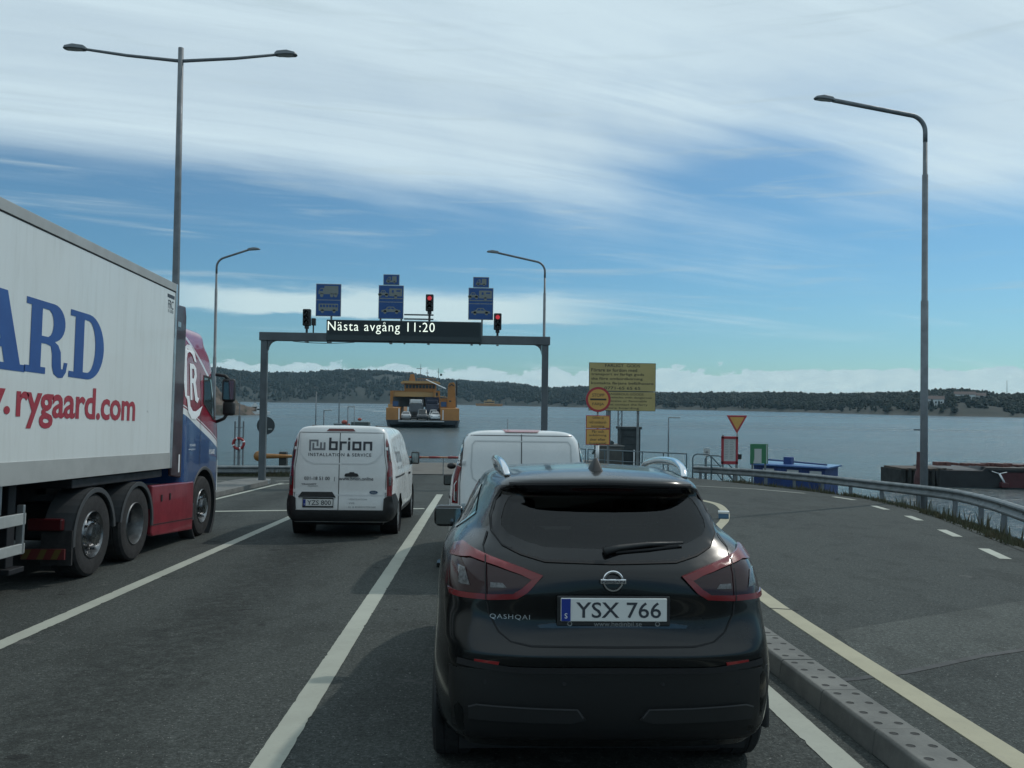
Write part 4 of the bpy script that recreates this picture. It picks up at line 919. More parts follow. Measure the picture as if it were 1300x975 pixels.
# ================================================================ articulated lorry
def lorry():
    root = thing('articulated_lorry', 'white trailer lorry with blue ARD letters and red and blue cab in the left lane', 'lorry', W(-5.975, 13.35, 0), 0, ROAD)
    M_tr = mat('trailer_white', (0.66,0.67,0.64), .42, coat=.15, var=.10, vscale=.9)
    t = M_tr.node_tree; N, sock, M, MIX, SS, NOISE, COMB = mk(t); b = t.nodes['Principled BSDF']; co = N('ShaderNodeTexCoord').outputs['Object']; sp = N('ShaderNodeSeparateXYZ'); t.links.new(co, sp.inputs[0])
    st_ = NOISE(COMB(sp.outputs[0], M('MULTIPLY', sp.outputs[1], 3.5), M('MULTIPLY', sp.outputs[2], .35)), 2.2, 6, .7); bl = NOISE(co, 1.1, 4, .6); sm = NOISE(co, 5.5, 2, .5)
    c = MIX(M('MULTIPLY', SS(st_, .45, .75), .28), (0.63,0.66,0.65), (0.42,0.42,0.38)); c = MIX(M('MULTIPLY', SS(bl, .4, .7), .14), c, (0.50,0.50,0.46)); c = MIX(M('MULTIPLY', SS(sm, .74, .78), .5), c, (0.2,0.2,0.19)); t.links.new(c, b.inputs['Base Color'])
    M_band = mat('trailer_grey', (0.36,0.37,0.36), .5, var=.15, vscale=2)
    M_chas = mat('chassis_black', (0.012,0.013,0.017), .6, var=.4, vscale=5)
    hw = 1.275
    box = MB().bb(-hw,hw,-13.6,0,1.235,4.0).obj('trailer_box', M_tr, root, bevel=.02)
    for s in (1,-1):
        MB().bb(s*hw, s*(hw+.012), -13.6, -.03, 3.93, 4.05).obj('roof_rail', M_band, box, bevel=.004)
        MB().bb(s*hw, s*(hw+.004), -13.6, -.03, 3.915, 3.929).obj('seal_strip', M_gap, box)
        MB().bb(s*hw, s*(hw+.010), -13.6, -.03, 1.225, 1.46).obj('lower_band', M_band, box, bevel=.003)
        MB().bb(s*(hw-.02), s*(hw+.016), -.055, .012, 1.225, 4.05).obj('corner_post', M_alu, box, bevel=.006)
    MB().bb(-hw,hw,-13.6,.0,4.0,4.05).obj('trailer_roof', M_band, box, bevel=.01)
    MB().bb(-hw+.02,hw-.02,-13.62,-13.6,1.3,3.95).obj('rear_door', M_band, box)
    # slab-serif lettering, unit height glyphs
    def A_():
        return shape([[(0,0),(.34,0),(.34,.09),(.25,.09),(.30,.28),(.58,.28),(.63,.09),(.54,.09),(.54,0),(1.0,0),(1.0,.09),(.91,.09),(.64,1.0),(.30,1.0),(.30,.91),(.36,.91),(.10,.09),(0,.09)],[(.335,.38),(.44,.76),(.55,.38)]])
    def R_():
        o = [(0,0),(.42,0),(.42,.09),(.32,.09),(.32,.42),(.42,.42)] + [(.52,.40),(.55,.30),(.56,.12),(.60,.02),(.70,-.03),(.80,-.02),(.87,.06),(.90,.20),(.82,.20),(.80,.10),(.76,.10),(.75,.20),(.74,.34),(.68,.43),(.60,.47)] + arc(.56,.735,.26,-70,90,12,.265) + [(0,1.0),(0,.91),(.10,.91),(.10,.09),(0,.09)]
        return shape([o, [(.32,.52),(.32,.90),(.46,.90)] + arc(.46,.71,.10,80,-80,8,.18) + [(.46,.52)]])
    def D_():
        return shape([[(0,0),(.45,0)] + arc(.45,.5,.42,-88,88,16,.5) + [(.45,1.0),(0,1.0),(0,.91),(.12,.91),(.12,.09),(0,.09)], [(.34,.10),(.34,.90),(.44,.90)] + arc(.44,.5,.20,80,-80,12,.40) + [(.44,.10)]])
    def Y_(): return shape([[(.25,0),(.75,0),(.75,.09),(.64,.09),(.64,.42),(.92,.91),(1,.91),(1,1),(.62,1),(.62,.91),(.68,.91),(.54,.62),(.38,.91),(.46,.91),(.46,1),(0,1),(0,.91),(.10,.91),(.38,.42),(.38,.09),(.25,.09)]])
    def G_(): return shape([arc(.48,.5,.48,38,345,22,.52) + [(.94,.50),(.52,.50),(.52,.40),(.64,.40),(.64,.16)] + arc(.48,.5,.24,-60,-300,16,.40)])
    M_lb = mat('letter_blue', (0.018,0.075,0.27), .45, var=.12, vscale=2); M_lr = mat('letter_red', (0.32,0.02,0.035), .45)
    def lay(g, y0, z0, w, h): V, F = g; return [(y0+a*w, z0+b*h) for a, b in V], F
    glyphs = join2(lay(R_(),-9.6,2.38,1.0,.79), lay(Y_(),-8.5,2.38,.90,.79), lay(G_(),-7.5,2.38,.88,.79), lay(A_(),-6.45,2.38,1.05,.79), lay(A_(),-5.38,2.38,1.05,.79), lay(R_(),-4.345,2.39,1.03,.78), lay(D_(),-3.385,2.395,1.03,.78))
    web = join2(text('www.', w=1.62, h=.255, cx=-5.38, cy=.125, bold=.022, spacing=.96), text('rygaard.com', w=3.02, h=.50, cx=-2.95, cy=.11, bold=.022, spacing=.96)); V_, F_ = web
    xs = [a for a,b in V_]; ys_ = [b for a,b in V_]; top, bot = max(ys_), min(ys_)
    V_ = [(a, 1.80+(b-bot)/(top-bot)*.50) for a,b in V_]; web = (V_, F_)
    for s in (1,-1):
        o, u_ = ((hw+.004,0,0),(0,1,0)) if s > 0 else ((-hw-.004,-11.5,0),(0,-1,0))
        flat('company_lettering', glyphs, M_lb, box, o, u_, (0,0,1)); flat('web_lettering', web, M_lr, box, o, u_, (0,0,1))
    flat('small_lettering', join2(text('FRC', w=.22, h=.13, cx=-.24, cy=3.70), text('01-2020', w=.22, h=.045, cx=-.24, cy=3.60)), M_print_dk, box, (hw+.004,0,0), (0,1,0), (0,0,1))
    MB().bb(hw, hw+.005, -.38, -.10, 3.80, 3.85).obj('type_strip', M_print_dk, box)
    # dents and grime spots
    # trailer running gear
    MB().bb(-.5,.5,-13.4,-.5,.95,1.22).obj('chassis_rail', M_chas, root)
    for y in (-8.6,-9.9,-11.2):
        for s in (1,-1): wheel(root, s*1.06, y, .5, .5, .34, s, 'dish', .58)
        MB().cyl((-1,y,.5),(1,y,.5),.07).obj('axle', M_chas, root)
    for s in (1,-1):
        ug = MB()
        ug.bb(s*1.20, s*1.235, -7.6, -4.08, .795, .915); ug.bb(s*1.20, s*1.235, -7.6, -4.08, .495, .60)
        uo = ug.obj('side_guard', mat('guard_alu', (0.46,0.48,0.47), .45, .3, var=.2), root, bevel=.006)
        for y in (-4.10,-5.8,-7.5): MB().bb(s*1.165, s*1.236, y-.04, y, .49, 1.0).obj('guard_post', M_alu, uo, bevel=.004)
        for y in (-4.25,-6.0): MB().bb(s*1.0,s*1.05,y-.03,y+.03,.9,1.2).obj('guard_bracket', M_alu, uo)
        MB().bb(s*.55, s*1.10, -7.2, -4.5, .45, 1.1).obj('pallet_box', mat('box_grey', (0.05,0.055,0.06), .6), root, bevel=.03)
        lg = MB(); lg.bb(s*.8,s*.95,-3.9,-3.75,.3,1.2); lg.bb(s*.72,s*1.03,-3.98,-3.67,.24,.30); lg.obj('landing_leg', M_chas, root, bevel=.01)
    # tractor frame
    fr = MB(); fr.bb(-.45,-.36,-3.4,2.2,.72,.98); fr.bb(.36,.45,-3.4,2.2,.72,.98); fr.bb(-1.1,1.1,-1.3,-1.0,.5,.9); fr.bb(-1.1,1.1,-2.6,-2.4,.5,.9); fr.bb(-.6,.6,-2.4,-1.2,.98,1.15); fr.bb(-1.22,1.22,-3.05,-.2,1.10,1.21); fr.obj('tractor_frame', M_chas, root, bevel=.01)
    for y, st, fw_ in ((-2.52,'truck_dome',.34),(-1.22,'dish',.34),(1.70,'truck_dome',.32)):
        for s in (1,-1):
            wheel(root, s*(hw-.19), y, .51, .51, fw_, s, st, .57)
        MB().cyl((-1,y,.51),(1,y,.51),.08).obj('axle', M_chas, root)
    M_fend = mat('fender_grey', (0.05,0.054,0.058), .6, var=.2, vscale=6)
    def fender(s, y, r, a0, a1, w0=.36, m_=M_fend, n='mudguard', th=.02, cz=.5):
        pts_o = [(y+r*math.cos(R(a0+(a1-a0)*i/18)), cz+r*math.sin(R(a0+(a1-a0)*i/18))) for i in range(19)]
        pts_i = [(y+(r-th)*math.cos(R(a0+(a1-a0)*i/18)), cz+(r-th)*math.sin(R(a0+(a1-a0)*i/18))) for i in range(18,-1,-1)]
        f_ = MB(); f_.prism(pts_o+pts_i, (s*(hw+.005),0,0), (0,1,0), (0,0,1), (-s*w0,0,0))
        pi = [(y+(r-.06)*math.cos(R(a0+(a1-a0)*i/18)), cz+(r-.06)*math.sin(R(a0+(a1-a0)*i/18))) for i in range(18,-1,-1)]
        f_.prism(pts_o+pi, (s*(hw+.008),0,0), (0,1,0), (0,0,1), (-s*.03,0,0)); return fixn(f_.obj(n, m_, root, bevel=.004))
    for s in (1,-1):
        fender(s, -2.52, .585, 5, 188); fender(s, -1.22, .585, -8, 172)
        MB().bb(s*.92, s*(hw), -3.12, -3.09, .22, .62).obj('mudflap', M_rubber, root)
        sk_ = MB(); sk_.prism([(-.66,.30),(-.60,.26),(1.12,.17),(1.12,.96),(-.70,1.0)], (s*(hw-.005),0,0), (0,1,0), (0,0,1), (-s*.08,0,0))
        so = fixn(sk_.obj('side_skirt', mat('skirt_red', (0.24,0.022,0.035), .38, coat=.4, var=.3, vscale=3), root, bevel=.02))
        for y in (-.35,.0): MB().bb(s*(hw+.0),s*(hw+.006), y, y+.05, .74, .84).obj('latch', M_chas, so)
        MB().prism([(-.66,.42),(1.12,.35),(1.12,.365),(-.66,.435)], (s*(hw-.003),0,0), (0,1,0), (0,0,1), (s*.004,0,0)).obj('skirt_crease', M_gap, so)
        MB().bb(s*.62, s*(hw-.06), -.6, 1.1, .35, .95).obj('fuel_tank', M_alu, root, bevel=.08)
    # chevron marker and tail lamps on the tractor's rear cross beam
    ch = MB().bb(.75,1.24,-3.22,-3.19,.30,.42).obj('marker_board', mat('marker_red', (0.09,0.010,0.010), .5), root)
    for x in (.80,.98,1.14): MB().prism([(x-.05,.305),(x+.02,.305),(x+.07,.415),(x,.415)], (0,-3.223,0), (1,0,0), (0,0,1), (0,-.003,0)).obj('chevron', mat('marker_yellow', (0.09,0.065,0.012), .5), ch)
    MB().bb(.78,1.18,-3.18,-3.10,.62,.76).obj('tail_lamp', mat('lorry_lamp', (0.06,0.006,0.008), .3), root, bevel=.02)
    # ---- cab
    def cs(z, x, yr, yf, zf=None):
        zf = zf if zf is not None else z
        return [(0,yr,z),(x*.6,yr,z),(x*.97,yr,z),(x,yr+.05,z),(x,yr+.6,z),(x,yr+1.1,(z*2+zf)/3),(x*.995,min(yr+1.55,yf-.28),(z+zf*2)/3),(x*.93,yf-.12,zf),(x*.55,yf-.02,zf),(0,yf,zf)]
    rows = [cs(.26,1.20,.62,2.62), cs(.34,1.235,.60,2.70), cs(.60,1.25,.58,2.74), cs(.95,1.25,.56,2.76), cs(1.3,1.25,.56,2.76), cs(1.7,1.25,.56,2.73), cs(1.95,1.25,.56,2.66), cs(2.05,1.245,.56,2.60),
            cs(2.4,1.235,.56,2.46), cs(2.75,1.215,.56,2.30), cs(2.85,1.21,.57,2.34,2.85), cs(2.95,1.205,.57,2.30,2.95), cs(3.15,1.19,.58,2.16,3.12), cs(3.32,1.165,.59,1.93,3.28), cs(3.43,1.13,.60,1.62,3.40), cs(3.50,1.06,.61,1.30,3.48), cs(3.53,.85,.62,1.12,3.52),
            [(0,.7+.04*i,3.535) for i in range(10)]]
    V, F = loft(rows, 5, 4, [(1.70,.51,.62)]); sk = Skin(V, F)
    m = bpy.data.materials.new('cab_livery'); m.use_nodes = True; t = m.node_tree; b = t.nodes['Principled BSDF']
    N, sock, M, MIX, SS, NOISE, COMB = mk(t); co = N('ShaderNodeTexCoord').outputs['Object']; sp = N('ShaderNodeSeparateXYZ'); t.links.new(co, sp.inputs[0])
    # livery: blue below, white band falling towards the front, red above
    ln = M('ADD', sp.outputs[2], M('MULTIPLY', sp.outputs[1], .30))
    c = MIX(M('GREATER_THAN', ln, 2.24), (0.016,0.055,0.17), (0.70,0.71,0.70)); c = MIX(M('GREATER_THAN', ln, 2.345), c, (0.24,0.012,0.03)); c = MIX(M('GREATER_THAN', ln, 2.37), c, (0.66,0.67,0.67)); c = MIX(M('GREATER_THAN', ln, 2.39), c, (0.24,0.012,0.03))
    l2 = M('ADD', sp.outputs[2], M('MULTIPLY', M('MULTIPLY', sp.outputs[1], sp.outputs[1]), .12)); l2 = M('ADD', l2, M('MULTIPLY', sp.outputs[1], .20))
    c = MIX(M('MULTIPLY', M('GREATER_THAN', l2, 3.50), M('LESS_THAN', l2, 3.56)), c, (0.62,0.60,0.62))
    c = MIX(M('GREATER_THAN', l2, 3.56), c, (0.30,0.055,0.10))
    t.links.new(c, b.inputs['Base Color']); b.inputs['Roughness'].default_value = .22; b.inputs['Coat Weight'].default_value = .7
    cab = mesh_obj('cab', V, F, m, root, smooth=True); autosmooth(cab, 50)
    M_cg = mat('cab_glass', (0.035,0.055,0.06), .06, coat=.4)
    for s, side in ((1,'right'),(-1,'left')):
        sk.patch('side_window', [(1.58,2.28),(2.10,2.02),(2.22,2.02),(2.13,2.72),(1.62,2.74)], side, M_cg, cab, .004, .06)
        sk.line('window_frame', [(1.58,2.28),(2.10,2.02),(2.22,2.02),(2.13,2.72),(1.62,2.74)], .04, side, M_gap, cab, .006, True)
        sk.line('door_gap', [(1.42,1.20),(1.42,2.78)], .012, side, M_gap, cab, .004); sk.line('door_gap', [(2.30,2.30),(2.45,1.9),(2.45,1.25)], .012, side, M_gap, cab, .004)
        MB().lathe([(.62,.0),(.67,.015),(.68,-.0),(.62,-.25)], (s*1.25,1.70,.51), (s,0,0), 36).obj('wheel_arch', M_fend, root, True)
        MB().lathe([(.62,-.2),(.0,-.24)], (s*1.22,1.70,.51), (s,0,0), 24).obj('arch_liner', M_gap, root)
        ln_ = sk.print('small_lettering', join2(text('RYGAARD', w=.30, h=.04, cx=(1.0 if s > 0 else -1.0)*1.03, cy=1.56), text('www.rygaard.com', w=.34, h=.04, cx=s*1.0, cy=1.49), text('RYGAARD', w=.36, h=.085, cx=s*2.10, cy=1.43, bold=.01)), side, M_print_wh, cab, .006, flip=s<0)
        # big white initial with a tail
        R2 = [(.60,2.52),(.66,2.50),(.68,2.98)] + [(.84,3.12),(1.0,3.10),(1.16,2.98),(1.19,2.84),(1.12,2.86),(1.02,2.97),(.90,2.98),(.80,2.92),(.79,2.40),(.84,2.24),(1.0,2.12),(1.18,2.09),(1.36,2.15),(1.50,2.27),(1.40,2.24),(1.24,2.20),(1.06,2.24),(.93,2.34),(.90,2.55),(.90,2.76)] 
        sk.print('white_initial', join2(shape([[(.60,3.02),(.64,3.13),(.76,3.20),(.96,3.20),(1.14,3.10),(1.22,2.94),(1.12,2.95),(1.02,3.05),(.88,3.09),(.76,3.06),(.72,2.96),(.70,2.30),(.76,2.10),(.92,1.99),(1.12,1.98),(1.34,2.06),(1.50,2.22),(1.36,2.18),(1.16,2.12),(1.0,2.12),(.86,2.20),(.81,2.36),(.62,2.36),(.60,2.6)]]),
            shape([[(.86,2.30),(.96,2.30),(.96,2.58),(1.02,2.58),(1.12,2.30),(1.24,2.26),(1.32,2.34),(1.24,2.36),(1.15,2.60),(1.22,2.70),(1.20,2.84),(1.08,2.90),(.86,2.90)],[(.96,2.66),(.96,2.82),(1.08,2.82),(1.11,2.74),(1.06,2.66)]])), side, M_print_wh, cab, .008)
        # gap fairing
        gf = MB(); gf.prism([(.10,1.10),(.55,1.05),(.56,3.62),(.50,3.78),(.12,3.76)], (s*1.25,0,0), (0,1,0), (0,0,1), (-s*.05,0,0)); go = fixn(gf.obj('gap_fairing', mat('fairing_dark', (0.045,0.012,0.018), .4, coat=.4, var=.5, vscale=3), root, bevel=.015))
        MB().bb(s*1.251, s*1.256, .40, .45, 1.14, 1.42).obj('side_marker', M_print_wh, go); MB().bb(s*1.25, s*1.256, .16, .30, 3.42, 3.50).obj('reflector', M_alu, go)
        mm_ = MB(); mm_.box((s*1.42,2.42,2.54),(.24,.12,.42)); mo = mm_.obj('wing_mirror', M_black, root, True, .05, 3)
        MB().box((s*1.43,2.43,2.21),(.22,.13,.26)).obj('lower_mirror', M_black, mo, True, .05, 3)
        MB().tube([(s*1.18,2.40,2.82),(s*1.34,2.42,2.80),(s*1.43,2.42,2.72)], .03, 8).obj('mirror_arm', M_black, mo, True)
        MB().tube([(s*1.2,2.42,1.96),(s*1.34,2.43,2.02),(s*1.42,2.43,2.14)], .03, 8).obj('mirror_arm', M_black, mo, True)
        MB().box((s*1.43,2.357,2.54),(.18,.006,.34)).obj('mirror_glass', MATS['mirror_glass'], mo)
        sk.patch('headlamp', [(s*.75,.70),(s*1.12,.78),(s*1.12,1.0),(s*.8,.92)], 'front', MATS['lamp_clear'], cab, .012, .06)
        MB().bb(s*.9,s*1.24,1.02,1.4,.30,.60).obj('step', M_fend, root, bevel=.02)
    sk.patch('windscreen', [(-1.05,1.98),(1.05,1.98),(1.02,2.74),(-1.02,2.74)], 'front', M_cg, cab, .006, .08)
    sk.patch('front_grille', [(-.7,.65),(.7,.65),(.75,1.6),(-.75,1.6)], 'front', M_black, cab, .01, .1)
    MB().bb(-1.0,1.0,2.42,2.62,2.72,2.80).obj('sun_visor', M_glass, cab, bevel=.02)
    MB().tube([(1.0,.9,3.42),(1.0,1.1,3.56)], .03, 8).obj('roof_horn', M_black, cab, True)
    return root
lorry()
# ================================================================ gantry with signs, signals and text board
M_gan = mat('gantry_steel', (0.11,0.125,0.135), .5, .3, var=.25, vscale=1.5)
def upright(name, label, cat, x, y, rz=0, group=None, z=0): return thing(name, label, cat, W(x, y, z), rz, 0, group)
def gantry():
    y0 = 29.95
    root = upright('sign_gantry', 'grey steel gantry spanning the queue lanes', 'gantry', -2.5, y0)
    xl, xr = -7.43+2.5, 2.27+2.5
    for x in (xl, xr):
        p = MB().bb(x-.11, x+.11, -.11, .11, -.1, 4.95).obj('post', M_gan, root, bevel=.02)
        MB().bb(x-.24, x+.24, -.24, .24, -.02, .13).obj('base_plate', M_galv, p, bevel=.01)
        s = 1 if x == xl else -1
        br = MB(); br.prism([(x+s*.13,4.6)]+[(x+s*(.13+.25*(1-math.cos(R(a)))), 4.6+.32*math.sin(R(a))) for a in (20,40,60,80)]+[(x+s*.40,4.93),(x+s*.13,4.93)], (0,-.1,0), (1,0,0), (0,0,1), (0,.2,0)); fixn(br.obj('gusset', M_gan, p))
    MB().bb(x-.02, x+.02, -.135, -.125, 1.2, 1.6).obj('cable_box', M_galv, root)
    MB().bb(xl-.16, xr+.16, -.15, .15, 4.93, 5.22).obj('beam', M_gan, root, bevel=.015)
    cb = [(xl+1.0+i*.35, -.16, 4.93-.05*math.sin(math.pi*i/6)-.02) for i in range(7)]; MB().tube(cb, .012, 6).obj('cable', M_black, root, True)
    MB().tube([(xl+.14,-.14,4.5-.35*i) for i in range(9)], .018, 6).obj('conduit', M_galv, root)
    for i, x in enumerate((xl+1.44, 2.5-5.2, 2.5-3.1, 2.5-1.8, 2.5-.3, 2.5+.6)): MB().bb(x-.04, x+.04, -.17, .17, 4.885, 4.925).obj('clamp', M_galv, root)
    gy = y0-.17                                   # front face of what hangs on the beam
    # electronic text board
    b = thing('message_board', 'long black electronic board showing Nästa avgång 11:20 in white lamps', 'message board', W(-2.63, y0-.30, 4.93))
    bd = MB().bb(-2.66, 2.66, -.10, .10, 0.02, .74).obj('housing', mat('board_black', (0.018,0.024,0.026), .35, coat=.3), b, bevel=.015)
    MB().bb(-2.60, 2.60, -.105, -.10, .22, .72).obj('display_face', mat('board_face', (0.010,0.015,0.017), .3), bd)
    # lamps on a grid: letters sampled as dots
    em = mat('lit_lamps', (0.8,0.85,0.8), .5, emit=(0.90,1.0,0.84), es=1.1)
    tv = text('Nästa avgång 11:20', w=3.66, h=.42, cx=-.78, cy=.475, bold=-.006, spacing=1.12)
    flat('lit_message', tv, em, b, (0,-.108,0), (1,0,0), (0,0,1))
    for x in (-2.66+.02, 0, 2.62): MB().bb(x-.03, x+.03, .10, .16, -.05, .5).obj('bracket', M_galv, bd)
    # lane signs
    M_sb = mat('sign_blue', (0.012,0.07,0.24), .45, var=.1); M_sw = mat('sign_symbol', (0.20,0.22,0.21), .6, var=.1); M_back = mat('sign_edge', (0.28,0.30,0.30), .5, .5)
    def rr(x0, x1, y0_, y1, r=.02): return arc(x1-r,y1-r,r,0,90,4)+arc(x0+r,y1-r,r,90,180,4)+arc(x0+r,y0_+r,r,180,270,4)+arc(x1-r,y0_+r,r,270,360,4)
    def circ(x, y, r): return arc(x, y, r, 0, 348, 14)
    def truck_sym(): return join2(shape([[(-.30,-.06),(.30,-.06),(.30,.17),(-.13,.17),(-.13,.11),(-.24,.11),(-.31,.03),(-.31,-.08)],[(-.29,.02),(-.24,.085),(-.17,.085),(-.17,.02)]]), shape([circ(-.21,-.09,.055)]), shape([circ(.10,-.09,.055)]), shape([circ(.22,-.09,.055)]))
    def bus_sym(): return join2(shape([rr(-.30,.30,-.08,.12)] + [[(x,.02),(x,.09),(x+.07,.09),(x+.07,.02)] for x in (-.26,-.165,-.07,.025,.12,.21)]), shape([circ(-.18,-.09,.05)]), shape([circ(.18,-.09,.05)]))
    def car_sym(w=1.0): return join2(shape([[(-.30*w,-.05),(-.29*w,.0),(-.17*w,.03),(-.09*w,.10),(.08*w,.10),(.16*w,.03),(.28*w,.01),(.31*w,-.05)],[(-.12*w,.03),(-.07*w,.08),(-.01*w,.08),(-.01*w,.03)],[(.01*w,.03),(.01*w,.08),(.06*w,.08),(.12*w,.03)]]), shape([circ(-.18*w,-.05,.05)]), shape([circ(.18*w,-.05,.05)]))
    def camper_sym(): return join2(shape([[(-.14,-.03),(-.14,.0),(-.08,.08),(-.02,.08),(-.02,-.03)],[(-.12,.0),(-.08,.06),(-.05,.06),(-.05,.0)]]), shape([[(-.16,-.07),(.16,-.07),(.16,.10),(.02,.10),(.02,-.02),(-.16,-.02)]]), shape([circ(-.09,-.07,.03)]), shape([circ(.09,-.07,.03)]))
    def caravan_sym():
        c = car_sym(.55); c = ([(a*1-.24, b*.95) for a, b in c[0]], c[1])
        return join2(c, shape([rr(-.06,.34,-.07,.15),[(.02,.03),(.02,.10),(.08,.10),(.08,.03)],[(.16,.06),(.16,.10),(.29,.10),(.29,.06)]]), shape([circ(.14,-.08,.045)]), shape([[(-.36,-.12),(.36,-.12),(.36,-.145),(-.36,-.145)]]))
    def sign(label, cx, zb, zt, wd, syms, addon=None, legs=(0,)):
        s = thing('lane_sign', label, 'sign', W(cx, gy, zb)); h = zt-zb
        pn = MB().bb(-wd/2, wd/2, -.02, .02, 0, h).obj('panel', M_back, s, bevel=.012)
        for i, sy in enumerate(syms):
            z0, z1 = (h*.5+.012, h-.022) if i == 0 else (.022, h*.5-.012)
            MB().bb(-wd/2+.02, wd/2-.02, -.024, -.02, z0, z1).obj('blue_field', M_sb, pn)
            flat('symbol', (([(a*1.12, b*1.25) for a, b in sy[0]]), sy[1]), M_sw, pn, (0,-.0265,(z0+z1)/2), (1,0,0), (0,0,1))
        if addon:
            ad = MB().bb(-.28,.28,-.02,.02,h+.01,h+.38).obj('top_panel', M_back, s, bevel=.012)
            MB().bb(-.26,.26,-.024,-.02,h+.03,h+.36).obj('blue_field', M_sb, ad); flat('symbol', (([(a*1.15, b*1.25) for a, b in addon[0]]), addon[1]), M_sw, ad, (0,-.0265,h+.19), (1,0,0), (0,0,1))
        for x in legs: MB().bb(x-.03, x+.03, .02, .08, 5.0-zb+.0, .5).obj('bracket', M_galv, s)
        return s
    sign('blue lane sign with a lorry above a bus, left end of the text board', -5.28, 5.81, 6.94, .87, [truck_sym(), bus_sym()], None, (.1,))
    sign('blue motorhome, caravan and car lane sign above the middle of the text board', -3.12, 5.76, 6.93, .87, [caravan_sym(), car_sym()], camper_sym(), (-.36,.36))
    sign('blue motorhome, caravan and car lane sign at the right end of the text board', 0.0, 5.78, 6.90, .87, [caravan_sym(), car_sym()], camper_sym(), (.05,))
    # signals
    M_sig = mat('signal_black', (0.02,0.021,0.022), .5); lit = mat('red_signal_lit', (0.5,0.02,0.02), .4, emit=(1.0,0.09,0.12), es=.5); off_ = mat('signal_lens_off', (0.03,0.03,0.03), .15, coat=.5)
    def signal(label, cx, zb, base, on, rz=0):
        s = thing('traffic_signal', label, 'traffic light', W(cx, gy-.02, base), rz); z0 = zb-base
        hs = MB().bb(-.135,.135,-.10,.10,z0,z0+.58).obj('housing', M_sig, s, bevel=.03)
        for i, zz_ in enumerate((z0+.44, z0+.27, z0+.11)):
            MB().lathe([(.075,0),(.06,.02),(0,.028)], (0,-.10,zz_), (0,-1,0), 16).obj('lens', lit if (on and i == 0) else off_, hs, True)
            v = MB(); v.add([(.085*math.cos(R(a)), -.10-d, zz_+.085*math.sin(R(a))) for d in (0,.12) for a in range(-20,201,20)], [(i_, i_+1, i_+13, i_+12) for i_ in range(11)]); v.obj('visor', M_sig, hs)
        MB().cyl((0,0,-.02),(0,0,z0+.02),.04).obj('stem', M_sig, s); MB().bb(-.07,.07,-.05,.05,z0-.10,z0).obj('foot', M_sig, s, bevel=.01)
        return s
    s1 = signal('black signal head with no lamp lit, above the left part of the gantry beam', -6.0, 5.46, 4.93, False)
    MB().bb(.16,.30,-.05,.12,.55,.80).obj('small_signal', M_sig, s1, bevel=.02); MB().cyl((.22,.03,-.0),(.22,.03,.56),.025).obj('small_stem', M_sig, s1)
    signal('red signal lamp on the bar beside the middle blue lane sign', -1.78, 6.05, 5.6, True)
    signal('red signal lamp standing on the right part of the gantry beam', .595, 5.43, 4.95, True)
    bar = thing('signal_bracket', 'pair of thin grey bars holding the middle red signal', 'bracket', W(-2.66, gy-.01, 5.74))
    MB().bb(0,1.02,-.02,.02,0,.05).obj('bar', M_gan, bar); MB().bb(0,1.02,-.02,.02,.15,.20).obj('bar', M_gan, bar)
gantry()

# ---------------------------------------------------------------- street lamps
def lamp_head(root, p, d, L=.62):
    p = Vector(p); d = Vector(d).normalized(); up = Vector((0,0,1)); s = d.cross(up).normalized()
    h = MB(); sec = [(0,.06,.05),(.12,.11,.09),(.55,.15,.10),(.9,.13,.05),(1,.05,.01)]; v = []; 
    for f_, w_, t_ in sec:
        c = p+d*L*f_; v += [c-s*w_-up*.02, c+s*w_-up*.02, c+s*w_*.8+up*t_, c-s*w_*.8+up*t_]
    fc = [(4*i+k, 4*i+(k+1) % 4, 4*i+4+(k+1) % 4, 4*i+4+k) for i in range(4) for k in range(4)] + [(3,2,1,0),(16,17,18,19)]
    o = fixn(h.add(v, fc).obj('lamp_head', mat('lamp_housing', (0.13,0.15,0.165), .45, .2), root, bevel=.02))
    g_ = MB(); c = p+d*L*.5; g_.add([c-d*.2-s*.1-up*.024, c+d*.2-s*.1-up*.024, c+d*.2+s*.1-up*.024, c-d*.2+s*.1-up*.024],[(0,1,2,3)]); g_.obj('lamp_glass', mat('lamp_glass', (0.4,0.42,0.42), .2), o)
def lamp(label, x, y, H, reach, sgn, r=.085, z=0):
    root = upright('street_lamp', label, 'street lamp', x, y, 0, None, z)
    pr = MB(); pr.tube([(0,0,-2.6),(0,0,H*.52),(0,0,H*.521),(0,0,H*.84),(0,0,H*.841),(0,0,H-.9)], [r, r*.98, r*.82, r*.78, r*.62, r*.58], 14); pr.obj('pole', M_pole, root, True)
    sl_ = .35/reach; a = [(0,0,H-.9), (0,0,H-.62)] + [(sgn*(.5-.5*math.cos(R(q))), 0, H-.60+.5*math.sin(R(q))) for q in range(10, 76, 9)]; x_, z_ = abs(a[-1][0]), a[-1][2]; a += [(sgn*(x_+(reach-x_)*k_), 0, z_+(H+.28-z_)*k_) for k_ in (.08,.5,1)]
    MB().tube(a, [r*.6]*len(a), 12).obj('arm', M_pole, root, True)
    lamp_head(root, (sgn*(reach-.05),0,H+.27), (sgn,0,.10)); return root
tl = upright('street_lamp', 'tall double armed lamp post rising behind the white trailer', 'street lamp', -8.02, 22.9)
MB().tube([(0,0,-.1),(0,0,4),(0,0,8),(0,0,11.9)], [.115,.10,.085,.07], 14).obj('pole', M_pole, tl, True)
for s in (1,-1):
    MB().tube([(0,0,11.55),(s*1.4,0,11.66),(s*2.55,0,11.80)], [.045,.04,.035], 10).obj('arm', M_pole, tl, True); lamp_head(tl, (s*2.45,0,11.79), (s,0,.03), .60)
lamp('slim lamp post behind the lorry cab, its short arm reaching right', -12.8, 42, 10.3, 1.5, 1, .085)
